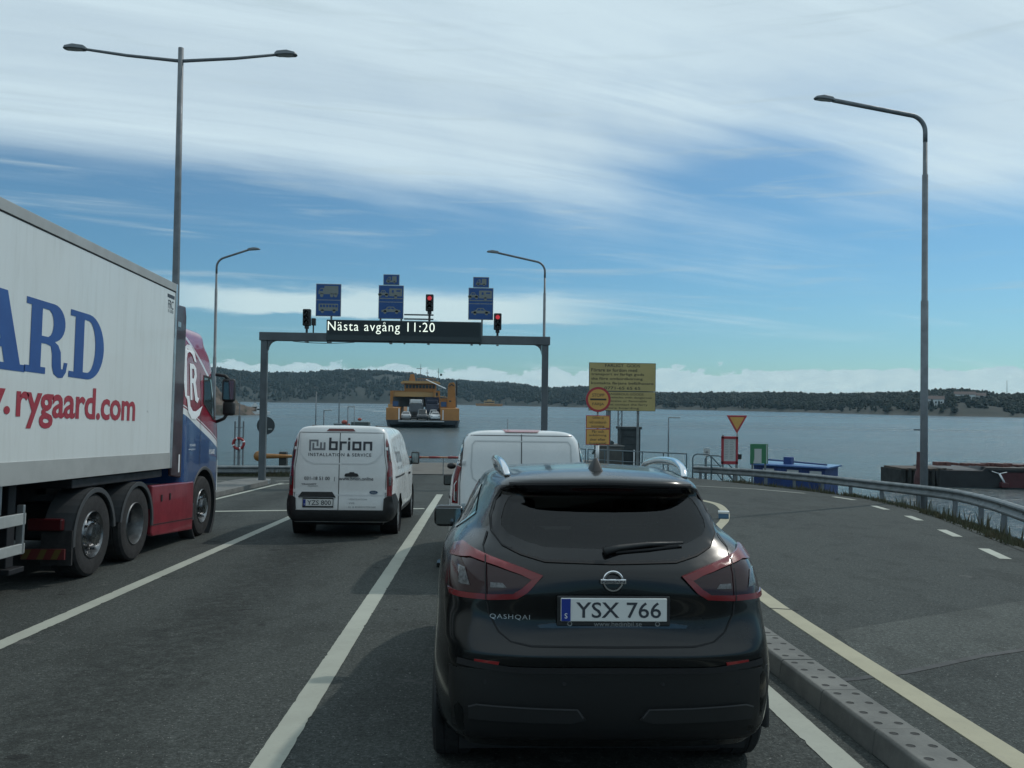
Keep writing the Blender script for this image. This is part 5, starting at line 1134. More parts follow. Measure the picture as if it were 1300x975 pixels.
lamp('slim lamp post behind the gantry right leg, its arm reaching left', 3.12, 42, 10.4, 2.3, -1, .085)
lamp('tall lamp post beyond the right guard rail, its arm reaching left', 13.15, 25, 11.75, 2.80, -1, .108, -.2)

# ---------------------------------------------------------------- guard rails
def guardrail(label, pts, zc, spacing=2.0, flip=1):
    root = thing('guard_rail', label, 'guard rail', W(pts[0][0], pts[0][1], 0)); o = root.location
    P = crspline([(a, b, 0) for a, b in pts], 6); P = [W(p[0], p[1], zc) - o for p in P]
    prof = [(flip*a, b) for a, b in [(.0,.155),(.03,.15),(.075,.115),(.08,.08),(.02,.03),(.01,0),(.02,-.03),(.08,-.08),(.075,-.115),(.03,-.15),(0,-.155)]]
    prof2 = prof + [(a-flip*.006, b) for a, b in prof[::-1]]
    fixn(MB().sweep(prof2, P, closed=True).obj('rail_beam', M_galv, root))
    L = [0]
    for a, b in zip(P[:-1], P[1:]): L.append(L[-1]+(b-a).length)
    d = .4
    while d < L[-1]:
        i = max(k for k in range(len(L)) if L[k] <= d); i = min(i, len(P)-2); f_ = (d-L[i])/(L[i+1]-L[i]); p = P[i].lerp(P[i+1], f_); t = (P[i+1]-P[i]).normalized(); sd = t.cross(Vector((0,0,1))).normalized()
        rot = Matrix.Rotation(math.atan2(t.y, t.x), 3, 'Z'); q = p - sd*flip*.06
        MB().box(q+Vector((0,0,-.42)), (.07,.11,1.14), rot).obj('post', M_pole, root, bevel=.008)
        MB().cyl(p+sd*flip*.0+Vector((0,0,0)), p+sd*flip*.03, .02, .018, 8).obj('bolt', M_galv, root)
        d += spacing
    return root
guardrail('long curved guard rail along the outside of the right hand road', [(9.65,38.4),(11.3,35.4),(12.2,31.5),(12.55,27),(12.7,22.8),(11.9,19.6),(10.7,16.3),(9.4,12.3),(8.9,7),(8.8,0)], .34, 2.0, 1)
guardrail('straight guard rail by the water behind the gantry left leg', [(-15,34.0),(-10,34.5),(-6.9,35.2)], .28, 2.0, 1)

# ---------------------------------------------------------------- verge grass
V = []; F = []; rg = random.Random(5)
def along(pts, t):
    Ls = [math.dist(a, b) for a, b in zip(pts[:-1], pts[1:])]; d = t*sum(Ls)
    for a, b, l in zip(pts[:-1], pts[1:], Ls):
        if d <= l: return (a[0]+(b[0]-a[0])*d/l, a[1]+(b[1]-a[1])*d/l)
        d -= l
    return pts[-1]
eL = [(7.35,0),(7.85,9),(8.8,13.5),(9.65,16.4),(10.55,19.4),(11.15,22.2),(11.62,25.6),(11.3,28.4),(10.8,31.2),(9.9,35.0)]
rL = [(8.6,0),(9.1,9),(10.05,13.2),(10.9,16.1),(11.75,19.1),(12.40,22.0),(12.88,25.6),(12.5,28.8),(12.0,31.7),(11.1,35.4)]
for i in range(34000):
    t_ = rg.random(); a = along(eL, t_); b = along(rL, t_); s_ = rg.random()**0.75; x = a[0]+(b[0]-a[0])*s_; y = a[1]+(b[1]-a[1])*s_
    nz = noise.noise(Vector((x*1.1, y*1.1, 0)))
    if rg.random() > .55+nz*1.3+.3*s_: continue
    h = (rg.uniform(.04,.13)+.12*max(0, nz)+.08*s_)*(2.4 if rg.random() < .02 else 1); p = W(x, y, -.42*max(0, s_*1.15-.12)); an = rg.random()*6.28; w_ = rg.uniform(.012,.03)
    dx_, dy_ = math.cos(an), math.sin(an); lean = rg.uniform(-.3,.3)*h; n0 = len(V)
    V += [p+Vector((-dx_*w_,-dy_*w_,-.02)), p+Vector((dx_*w_,dy_*w_,-.02)), p+Vector((dy_*lean*.4+dx_*w_*.6,-dx_*lean*.4,h*.6)), p+Vector((dy_*lean,-dx_*lean,h))]
    F += [(n0,n0+1,n0+2),(n0,n0+2,n0+3)]
for i in range(4500):
    x = rg.uniform(-15,-6.7); y = 34.75+rg.uniform(-.2,.9)+(x+10)*.1; p = W(x, y, 0); h = rg.uniform(.12,.34); an = rg.random()*6.28; w_ = .022; n0 = len(V)
    V += [p+Vector((-w_,0,-.02)), p+Vector((w_,0,-.02)), p+Vector((rg.uniform(-.1,.1),rg.uniform(-.1,.1),h))]; F += [(n0,n0+1,n0+2)]
gm = mat('dry_grass', (0.045,0.055,0.027), .9, var=.6, vscale=1.5, col2=(0.085,0.075,0.042)); tag(mesh_obj('verge_grass', V, F, gm), 'low dry grass growing along the verge under the guard rails', 'grass', kind='stuff')
M_soil = mat('verge_soil', (0.055,0.052,0.038), .95, var=.5, vscale=2, bump=.8, bscale=12)
vp = [W(a, b, .008) for a, b in eL] + [W(a, b, -.40) for a, b in rL[::-1]]; n = len(eL)
tag(mesh_obj('verge', vp, [(i, i+1, 2*n-2-i, 2*n-1-i) for i in range(n-1)], M_soil), kind='structure')
tag(mesh_obj('verge', [W(-15,34.4,.006), W(-6.8,35.0,.006), W(-6.9,36.5,.006), W(-14.5,35.5,.006)], [(0,1,2,3)], M_soil), kind='structure')
# ================================================================ road signs and quay furniture
M_yel = mat('sign_yellow', (0.42,0.34,0.14), .55, var=.12, vscale=1.5); M_or = mat('sign_orange', (0.58,0.33,0.085), .55, var=.12, vscale=2); M_sred = mat('sign_red', (0.36,0.03,0.04), .5); M_sbk = mat('sign_black', (0.04,0.04,0.03), .6)
# dangerous goods board
r_ = upright('information_board', 'large yellow board headed FARLIGT GODS standing on two grey posts', 'sign board', 6.5, 39)
b1 = MB().bb(-1.53,1.53,-.03,.03,3.83,5.13).obj('upper_panel', mat('board_edge',(0.10,0.10,0.07),.6), r_, bevel=.01); MB().bb(-1.505,1.505,-.034,-.03,3.85,5.105).obj('face', M_yel, b1)
b2 = MB().bb(-1.53,1.53,-.03,.03,2.94,3.815).obj('lower_panel', MATS['board_edge'], r_, bevel=.01); MB().bb(-1.505,1.505,-.034,-.03,2.96,3.80).obj('face', M_yel, b2)
T = []; 
for i, (t_, w_, x_) in enumerate((('FARLIGT  GODS',1.6,None),('Förare av fordon med',2.10,-1.43),('transport av farligt gods',2.42,-1.43),('ska före ombordkörning',2.36,-1.43),('kontakta färjans befälhavare',2.86,-1.43),('0771-65 65 65',1.65,None))):
    T.append(text(t_, w=w_, h=.135 if i in (0,5) else .155, cx=0 if x_ is None else x_, cy=5.0-.205*i, bold=.012, anchor='c' if x_ is None else 'l'))
flat('lettering', join2(*T), M_sbk, b1, (0,-.0365,0), (1,0,0), (0,0,1)); T = []
for i, (t_, w_, x_) in enumerate((('DANGEROUS GOODS',1.75,None),('Drivers of vehicles with dangerous',2.78,-1.43),('goods, explosive or flammable',2.56,-1.43),('liquids must contact the ferry',2.6,-1.43),('staff before boarding',2.2,-1.43))):
    T.append(text(t_, w=w_, h=.10 if i == 0 else .125, cx=.1 if x_ is None else x_, cy=3.70-.162*i, bold=.008, anchor='c' if x_ is None else 'l'))
flat('lettering', join2(*T), M_sbk, b2, (0,-.0365,0), (1,0,0), (0,0,1))
for x in (-.6,.75): MB().bb(x-.05,x+.05,.03,.13,-.3,4.9).obj('post', M_galv, r_)
# round stop sign with orange plates
r_ = upright('stop_sign', 'round yellow STOPP FÄRJA sign over two orange plates on a banded post', 'sign', 4.24, 30.6)
pt = MB().cyl((0,0.06,0),(0,0.06,3.3),.04).obj('post', M_galv, r_, True)
MB().cyl((0,0.06,.95),(0,0.06,1.45),.062).obj('white_band', M_print_wh, pt, True); MB().cyl((0,0.06,.45),(0,0.06,.95),.062).obj('blue_band', mat('band_blue',(0.02,0.10,0.30),.5), pt, True)
dk = MB().cyl((0,-.01,3.09),(0,.015,3.09),.45,.45,40).obj('disc', M_galv, r_)
flat('red_ring', shape([arc(0,0,.445,0,354,60), arc(0,0,.365,0,352.8,50)]), M_sred, dk, (0,-.0125,3.09), (1,0,0), (0,0,1)); flat('yellow_field', shape([arc(0,0,.366,0,353,52)]), M_or, dk, (0,-.0135,3.09), (1,0,0), (0,0,1))
flat('lettering', join2(text('STOPP', w=.44, h=.115, cy=.155, bold=.01), text('FÄRJA', w=.42, h=.14, cy=-.165, bold=.01), shape([[(-.29,-.03),(.29,-.03),(.29,.035),(-.29,.035)]])), M_sbk, dk, (0,-.0165,3.09), (1,0,0), (0,0,1))
for z0, z1, L_, hh in ((2.06,2.52,('Gäller ej','vid ombord-','körning'),.15),(1.47,2.04,('På- och','avkörning','sker efter','ljussignal'),.142)):
    pn = MB().bb(-.43,.43,-.012,.012,z0,z1).obj('plate', M_sred, r_, bevel=.006); MB().bb(-.405,.405,-.016,-.012,z0+.025,z1-.025).obj('face', M_or, pn)
    flat('lettering', join2(*[text(t_, w=(.40,.62,.46,.66)[min(i,3)] if len(L_)==3 else (.42,.62,.56,.60)[i], h=.10, cy=(z1-z0)/2-.09-hh*i, bold=.008) for i, t_ in enumerate(L_)]), M_sbk, pn, (0,-.0185,(z0+z1)/2), (1,0,0), (0,0,1))
# give way triangle
r_ = upright('give_way_sign', 'orange give way triangle with red border on a thin post beyond the guard rail', 'sign', 11.5, 38)
tr = MB().prism([(-.47,.40),(.47,.40),(.0,-.42)], (0,-.01,2.38), (1,0,0), (0,0,1), (0,.02,0)).obj('triangle', M_sred, r_, bevel=.008)
flat('orange_field', shape([[(-.33,.32),(.33,.32),(0,-.26)]]), M_or, tr, (0,-.013,2.38), (1,0,0), (0,0,1)); MB().cyl((.03,.04,-2.5),(.03,.04,2.7),.035).obj('post', M_galv, r_, True)
MB().bb(.05,.22,-.02,.06,.82,1.05).obj('small_box', M_black, r_)
# notice board
r_ = upright('notice_board', 'white notice board in a red frame beside the give way sign', 'notice board', 11.15, 37.9)
f_ = MB(); f_.bb(-.37,-.27,-.05,.05,.62,1.83); f_.bb(.27,.37,-.05,.05,.62,1.83); f_.bb(-.37,.37,-.05,.05,1.73,1.84); f_.bb(-.37,.37,-.05,.05,.60,.74); f_.obj('frame', mat('frame_red', (0.30,0.03,0.04), .5), r_, bevel=.01)
pp = MB().bb(-.27,.27,-.02,.03,.74,1.73).obj('notice', mat('paper', (0.42,0.44,0.43), .6), r_)
L_ = MB(); 
for i in range(11):
    for x0, x1 in ((-.22,-.04),(.0,.20)): L_.bb(x0, x1-random.uniform(0,.07), -.024, -.02, 1.62-.075*i, 1.64-.075*i)
L_.obj('print_lines', mat('faint_print', (0.20,0.22,0.22), .6), pp)
for x in (-.30,.30): MB().bb(x-.03,x+.03,-.03,.03,-2.2,1.9 if x < 0 else .7).obj('leg', M_galv, r_)
r_ = upright('map_board', 'green information board with a pale panel left of the blue shed', 'notice board', 12.51, 38)
p_ = MB().bb(-.40,.40,-.03,.03,.64,1.52).obj('panel', mat('board_green', (0.035,0.16,0.075), .5), r_, bevel=.01); MB().prism([(-.27,.66),(.10,.66),(.10,1.30),(-.22,1.30),(-.22,.86)], (0,-.034,0), (1,0,0), (0,0,1), (0,.003,0)).obj('pale_panel', MATS['paper'], p_)
MB().bb(.31,.36,-.034,-.03,.66,1.50).obj('white_strip', MATS['paper'], p_)
for x in (-.28,.30): MB().bb(x-.035,x+.035,.03,.09,-2.2,1.4).obj('leg', M_galv, r_)
r_ = upright('small_sign', 'small white sign on a thin post behind the railing gate', 'sign', 10.15, 38); MB().bb(-.14,.14,-.01,.01,.95,1.28).obj('panel', MATS['paper'], r_); MB().cyl((0,.03,-.2),(0,.03,1.3),.025).obj('post', M_galv, r_)
MB().sphere((0,-.015,1.12),.06,10,6,(1,.1,1)).obj('symbol', mat('faint_print2', (0.15,0.16,0.17), .6), r_)
# blue shed
r_ = upright('blue_shed', 'low blue metal shed with a roof box on the water side of the guard rail', 'shed', 15.9, 42.6, R(-38))
M_shed = mat('shed_blue', (0.014,0.045,0.17), .5, var=.35, vscale=1.5)
w_ = MB().bb(-1.75,1.75,-1.1,1.1,-1.9,.42)
for k in range(14): w_.bb(-1.7+.25*k, -1.64+.25*k, -1.125, -1.1, -1.8, .40)
for k in range(9): w_.bb(-1.78, -1.75, -1.05+.25*k, -.99+.25*k, -1.8, .40)
w_.obj('wall', M_shed, r_, bevel=.004)
rf = MB().bb(-1.9,1.9,-1.25,1.25,.42,.50).obj('roof', mat('roof_blue', (0.06,0.14,0.34), .35, coat=.3, var=.2), r_, bevel=.01)
MB().bb(-.5,-.1,-.4,0,.50,.85).obj('roof_box', M_shed, rf, bevel=.01); MB().tube([(-1.8,.6,.62),(1.6,-.3,.56)], .04).obj('roof_pipe', M_shed, rf)
for x in (-1.0,.2,1.3): MB().bb(x-.28,x+.28,-1.135,-1.126,.0,.28).obj('white_label', MATS['paper'], r_)
# delineator post
r_ = upright('marker_post', 'thin white marker post on the kerbed island beside the lorry cab', 'post', -7.42, 24.6, 0, None, .13)
MB().bb(-.06,.06,-.03,.03,0,.86).obj('body', mat('post_white', (0.5,0.51,0.49), .6), r_, bevel=.015); MB().bb(-.05,.05,-.034,-.03,.68,.80).obj('reflector', M_redlens, r_)
r_ = upright('island_marker', 'low blue and white block on the nose of the cream banded island', 'marker', 5.43, 18.9, R(-15)); MB().bb(-.11,.11,-.07,.07,0,.12).obj('body', mat('marker_blue', (0.05,0.12,0.2), .5), r_, bevel=.02); MB().bb(-.12,.12,-.08,.08,.12,.17).obj('top', M_plate, r_, bevel=.01)
# back of a round sign behind the gantry leg
r_ = upright('round_sign', 'dark back of a round traffic sign behind the gantry left leg', 'sign', -8.82, 36)
MB().cyl((0,-.01,2.04),(0,.01,2.04),.37,.37,36).obj('disc', mat('sign_back', (0.05,0.06,0.065), .6, .3), r_); MB().cyl((0,-.04,0),(0,-.04,2.3),.035).obj('post', M_galv, r_, True)
MB().bb(.10,.26,-.022,-.012,1.88,1.92).obj('sticker', MATS['paper'], r_)
# barrier boom
r_ = upright('barrier', 'long red and orange barrier boom lowered across the ferry ramp', 'barrier', -8.3, 37)
MB().bb(-.16,.16,-.16,.16,0,.95).obj('housing', mat('housing_dark', (0.03,0.035,0.035), .6), r_, bevel=.03)
bo = MB().tube([(-1.0,-.2,.76),(-.2,-.2,.77),(.42,-.2,.77)], [.12,.09,.06], 12).obj('counterweight', mat('barrier_orange', (0.33,0.145,0.035), .5, var=.2), r_, True)
MB().lathe([(0,-.12),(.2,-.10),(.22,0),(.2,.10),(0,.12)], (-.98,-.2,.76), (0,1,0), 20).obj('weight_disc', MATS['barrier_orange'], bo, True)
bm_ = MB().tube([(.42,-.2,.77),(8.4,-.2,.80)], [.045,.035], 8).obj('boom', mat('boom_orange', (0.30,0.11,0.045), .5), r_, True)
for k in range(10): MB().cyl((.6+.8*k,-.2,.771+.003*k),(1.05+.8*k,-.2,.772+.003*k),.050,.048,8).obj('red_band', mat('band_red', (0.22,0.02,0.02), .5), bm_, True)
MB().cyl((6.8,-.2,-.0),(6.8,-.2,.78),.018).obj('support_rod', M_galv, r_)
MB().cyl((3.4,-.2,1.9),(1.3,-.2,.8),.008).obj('stay_wire', M_gap, r_); MB().cyl((3.4,-.2,0),(3.4,-.2,1.95),.04).obj('stay_post', M_galv, r_)
# ladder frame with lifebuoy
r_ = upright('lifebuoy_ladder', 'dark ladder frame on the quay holding a red and white lifebuoy', 'ladder', -11.0, 40, 0, None, -.6)
fr_ = MB()
for x in (-.19,.19): fr_.bb(x-.03,x+.03,-.04,.04,-1.2,2.85)
for k in range(8): fr_.bb(-.19,.19,-.02,.02,-.6+.45*k,-.57+.45*k)
fr_.obj('ladder_frame', M_pole, r_); MB().bb(-.05,.05,-.05,.05,-.6,3.1).obj('centre_post', M_pole, r_); MB().cyl((.0,0,3.1),(.0,0,5.0),.02,.008).obj('whip_aerial', M_pole, r_)
lb = thing('lifebuoy', 'red and white lifebuoy ring hanging on the dark ladder frame', 'lifebuoy', W(-11.0, 39.85, 1.23))
t_ = MB(); pr = [(.24+.062*math.cos(2*math.pi*k/10), .062*math.sin(2*math.pi*k/10)) for k in range(11)]; t_.lathe(pr, (0,0,0), (0,1,0), 40); t_.obj('ring', mat('buoy_red', (0.28,0.025,0.028), .5), lb, True)
for q in (20,110,200,290):
    t_ = MB(); c = Vector((.24*math.cos(R(q)),0,.24*math.sin(R(q)))); d = Vector((-math.sin(R(q)),0,math.cos(R(q)))); t_.cyl(c-d*.03, c+d*.03, .068, n=12); t_.obj('white_band', M_print_wh, lb, True)
MB().prism([(-.06,-.14),(.08,-.13),(.04,.02),(.09,.13),(-.02,.17),(-.04,.0)], (0,.03,0), (1,0,0), (0,0,1), (0,.06,0)).obj('rope_bag', M_print_wh, lb, bevel=.02)
# quay railings
def railing(label, x0, y0, x1, y1, H=1.05, sp=2.0, z=0, gate=False):
    r_ = thing('railing', label, 'railing', W(x0, y0, z)); a = Vector((0,0,0)); b = W(x1, y1, z)-W(x0, y0, z); n = max(1, round(b.length/sp)); M_ = mat('railing_steel', (0.09,0.13,0.15), .55, .2)
    MB().tube([a+Vector((0,0,H)), b+Vector((0,0,H))], .028, 8).obj('top_rail', M_, r_); MB().tube([a+Vector((0,0,H*.5)), b+Vector((0,0,H*.5))], .018, 8).obj('middle_rail', M_, r_)
    for k in range(n+1): p = a.lerp(b, k/n); MB().cyl(p+Vector((0,0,-.1)), p+Vector((0,0,H)), .028, n=8).obj('upright', M_, r_)
    return r_
railing('blue grey railing running along the ramp behind the signs', 9.15, 37.6, 5.9, 46.3)
railing('blue grey railing continuing out along the right side of the ramp', 5.8, 46.6, 5.6, 52.6)
def gate(label, x, y, w_, hh=1.05, skew=0):
    r_ = upright('railing_gate', label, 'gate', x, y); M_ = MATS['railing_steel']
    c = .18; P = [(0,0,-.6),(0,0,hh-c),(c*.3,0,hh-c*.3),(c,0,hh),(w_-c,0,hh),(w_-c*.3,0,hh-c*.3),(w_,0,hh-c),(w_,0,-.6)]; MB().tube(P, .03, 8).obj('hoop', M_, r_, True); MB().tube([(0,0,hh*.55),(w_,0,hh*.55)], .02, 8).obj('middle_rail', M_, r_)
    MB().tube([(w_,0,hh-.1),(w_+1.6,.3,-.7)], .025, 8).obj('stair_rail', M_, r_); MB().tube([(w_,0,hh*.5),(w_+1.1,.3,-.8)], .02, 8).obj('stair_rail', M_, r_); return r_
gate('hooped railing gate with stair rails sloping down, left of the small white sign', 9.35, 37.3, .82); gate('second railing gate with stair rails, just left of the notice board', 10.35, 39.0, .8, .95)
for x, y in ((9.5,38.2),(10.1,38.6)): pass
# ramp tower and its pier, right of the ramp
M_dk = mat('tower_steel', (0.045,0.055,0.058), .7, .2, var=.5, vscale=1.2); M_dc = mat('old_concrete', (0.12,0.12,0.11), .9, var=.5, vscale=.8, bump=.6, bscale=4)
r_ = upright('ramp_tower', 'dark steel ramp lifting tower with lattice masts behind the yellow board', 'tower', 9.6, 55, 0, None, .0)
b_ = MB(); b_.bb(-.55,.62,-.6,.6,-1.5,2.25); 
for k in range(7): b_.bb(-.58,.65,-.64,-.60,-1.2+.5*k,-1.14+.5*k)
b_.bb(-.60,-.52,-.66,.6,-1.5,2.3); b_.bb(.58,.66,-.66,.6,-1.5,2.3); b_.obj('tower_body', M_dk, r_); MB().bb(-.7,.75,-.7,.7,2.25,2.4).obj('top_platform', M_dk, r_); MB().bb(.22,.30,-.70,-.66,-1.0,.95).obj('pale_pipe', M_print_wh, r_)
for x in (-1.3,-.55):
    l_ = MB(); 
    for a, b in ((-.12,-.12),(.12,-.12),(.12,.12),(-.12,.12)): l_.cyl((x+a,b,2.2 if x>-1 else .8),(x+a,b,4.6),.025,n=6)
    for k in range(9): z = 1.2+.38*k; l_.cyl((x-.12,-.12,z),(x+.12,-.12,z+.38),.016,n=5) if z > (2.2 if x > -1 else .8) else None
    l_.obj('lattice_mast', M_pole, r_)
tb = MB(); 
for k in range(9): tb.sphere((-1.9+.25*k,-.1+.1*(k%3),.95+.13*(k%4)),.22,8,5,(1,.8,.8))
tb.tube([(-2.3,0,.6),(-1.9,-.1,1.5),(-1.4,0,1.9)],.07,8); tb.tube([(-1.2,-.5,-.2),(-.9,-.6,.5),(-.7,-.6,.1)],.05,8); tb.obj('hoist_machinery', mat('machinery', (0.10,0.13,0.13), .5, .4, var=.5, vscale=6), r_)
hs_ = MB()
for k in range(6): a = 50*k; hs_.tube([(-.95+.45*math.cos(R(a+q)),-.85,.05+.42*math.sin(R(a+q))) for q in (0,20,40)],.04,6)
hs_.tube([(-1.5,-.85,.2),(-1.1,-.9,.55),(-.75,-.9,.4),(-.55,-.9,-.2),(-.5,-.9,-.6)],.06,8); hs_.obj('hydraulic_hoses', M_galv, r_)
r_ = upright('ramp_pier', 'weathered concrete pier wall beside the ferry ramp', 'pier', 8.0, 54.5, 0, None, 0)
p_ = MB(); p_.bb(-2.0,1.1,-1.2,3,-1.6,.05); p_.bb(-.4,1.1,-.8,2,.05,1.15); p_.obj('pier_wall', M_dc, r_, bevel=.05); MB().bb(-.5,1.15,-.86,2,1.15,1.22).obj('pale_coping', M_conc, r_)
l_ = MB()
for k in range(18): x = -1.9+.17*k; l_.box((x, -1.25, .05+random.uniform(-.1,.1)), (.12,.1,random.uniform(.1,.3)))
l_.obj('timber_fenders', mat('timber', (0.08,0.06,0.045), .9, var=.4), r_)
def poleL(label, x, y, H, reach=0, r=.045, z=0):
    r_ = upright('pier_lamp', label, 'lamp', x, y, 0, None, z); MB().tube([(0,0,-3),(0,0,H*.6),(0,0,H)], [r,r*.9,r*.7], 8).obj('pole', M_pole, r_, True)
    if reach: MB().bb(min(0,reach), max(0,reach), -.07, .07, H-.02, H+.07).obj('lamp_head', mat('pale_lamp', (0.35,0.38,0.38), .4), r_, bevel=.02)
    return r_
poleL('short lamp post with a flat head above the railing, right of the yellow board', 12.2, 55, 3.0, .75)
poleL('bare thin mast standing on the pier left of the lettered van', -11.3, 60, 4.6, 0)
poleL('short pier lamp just above the left end of the lettered van roof', -10.75, 60, 3.3, .55, .055)
poleL('pier lamp with a curved head above the middle of the lettered van roof', -9.25, 61, 3.6, .45, .045)
poleL('slim mast with a white tip beside the pier lamps over the van', -8.8, 61, 3.7, 0, .03)
poleL('thin post in the water between the vans and the ferry', 3.0, 90, 5.4, 0, .05, -2)
# orange workboat beyond the middle van
def workboat():
    p = W(-16.3, 105, 0); r_ = thing('workboat', 'small workboat with orange gear showing over the lettered van roof', 'boat', (p.x, p.y, WATER))
    h = MB(); sec = [(-4.2,1.1),(-3.5,1.3),(1.5,1.4),(3.6,.9),(4.4,.1)]; v = []
    for x, w_ in sec: v += [(x,-w_,1.0),(x,w_,1.0),(x,w_*.8,-.3),(x,-w_*.8,-.3)]
    h.add(v, [(4*i+k,4*i+(k+1)%4,4*i+4+(k+1)%4,4*i+4+k) for i in range(4) for k in range(4)]+[(3,2,1,0),(16,17,18,19)]); fixn(h.obj('hull', mat('boat_hull', (0.03,0.05,0.055), .5), r_))
    MB().bb(.9,3.0,-.9,.9,1.0,1.9).obj('deck_cage', mat('cage_grey', (0.06,0.08,0.08), .6), r_, bevel=.05); MB().bb(-1.2,.5,-.8,.8,1.0,1.7).obj('cabin', mat('cabin_grey', (0.12,0.15,0.16), .5), r_, bevel=.05)
    for x, z, s_ in ((-2.4,1.15,.30),(-1.9,1.1,.26),(.1,1.85,.32),(.5,1.5,.26),(1.9,2.2,.22)): MB().sphere((x,-.7,z), s_, 10, 7, (1.2,.7,.8)).obj('orange_buoy', mat('gear_orange', (0.34,0.06,0.035), .5), r_, True)
    MB().cyl((-.7,0,1.7),(-.7,0,4.6),.08,.05).obj('mast', M_pole, r_)
workboat()
# moored barge and fender pile on the right
def barge():
    p = W(27.6, 49, 0); r_ = thing('moored_barge', 'black and red steel barge moored in the water at the far right', 'barge', (p.x+4.2, p.y+1.5, WATER), R(-12))
    m_ = mat('barge_black', (0.02,0.022,0.024), .6, var=.5, vscale=1); mr = mat('barge_red', (0.075,0.014,0.018), .6, var=.4, vscale=1.2)
    h = MB(); h.prism([(-4.6,-.4),(-4.8,.98),(-2.2,.98),(-2.0,1.18),(9,1.30),(9,-.4)], (0,-2.2,0), (1,0,0), (0,0,1), (0,4.4,0)); fixn(h.obj('hull', m_, r_, bevel=.04))
    MB().bb(-1.2,9.02,-2.235,-2.203,.05,.92).obj('red_plating', mr, r_); MB().bb(-1.9,9.05,-2.32,-2.2,1.0,1.10).obj('rubbing_strake', m_, r_)
    g_ = MB(); 
    for k in range(26): g_.box((-4.3+.43*k, -1.6+.6*random.random(), 1.28), (random.uniform(.15,.6),.5,random.uniform(.08,.22)), Matrix.Rotation(random.random(),3,'Z'))
    g_.obj('deck_gear', mat('deck_rust', (0.15,0.06,0.05), .8, var=.5), r_)
    an = MB(); an.tube([(-1.15,-2.5,.35),(-1.4,-2.45,.85)],.05,8); an.tube([(-1.8,-2.45,.98),(-1.4,-2.45,.85),(-1.0,-2.45,.95)],.022,8); an.obj('white_fitting', M_print_wh, r_, True); MB().bb(-1.35,-.95,-2.6,-2.2,.05,.35).obj('fender_block', mr, r_, bevel=.05)
barge()
r_ = upright('timber_pier', 'dark timber pier head between the lamp post and the red barge', 'pier', 26.2, 50.5, 0, None, 0)
t_ = MB(); t_.bb(-1.5,1.5,-1,1.5,-1.5,.05); 
for k in range(9): t_.cyl((-1.4+.35*k,-1.1,-3),(-1.4+.35*k,-1.1,.12+.1*random.random()),.13,n=8)
t_.obj('pier_head', mat('wet_timber', (0.03,0.032,0.03), .9, var=.5, vscale=2), r_); MB().bb(-1.45,1.2,-1.2,1.2,.05,.16).obj('deck', MATS['timber'], r_)
r_ = upright('mooring_pile', 'tapered reddish mooring pile just left of the tall right lamp post', 'pile', 23.5, 45, 0, None, 0)
MB().tube([(0,0,-3),(0,0,-.2),(0,0,.2),(0,0,1.15)],[.36,.30,.2,.17],12).obj('pile', mat('pile_red', (0.10,0.035,0.035), .7, var=.5, vscale=2), r_); MB().cyl((.12,0,1.1),(.12,0,2.35),.04).obj('mark_post', M_pole, r_); MB().bb(-.35,.2,-.03,.03,2.28,2.36).obj('mark_arm', M_pole, r_)

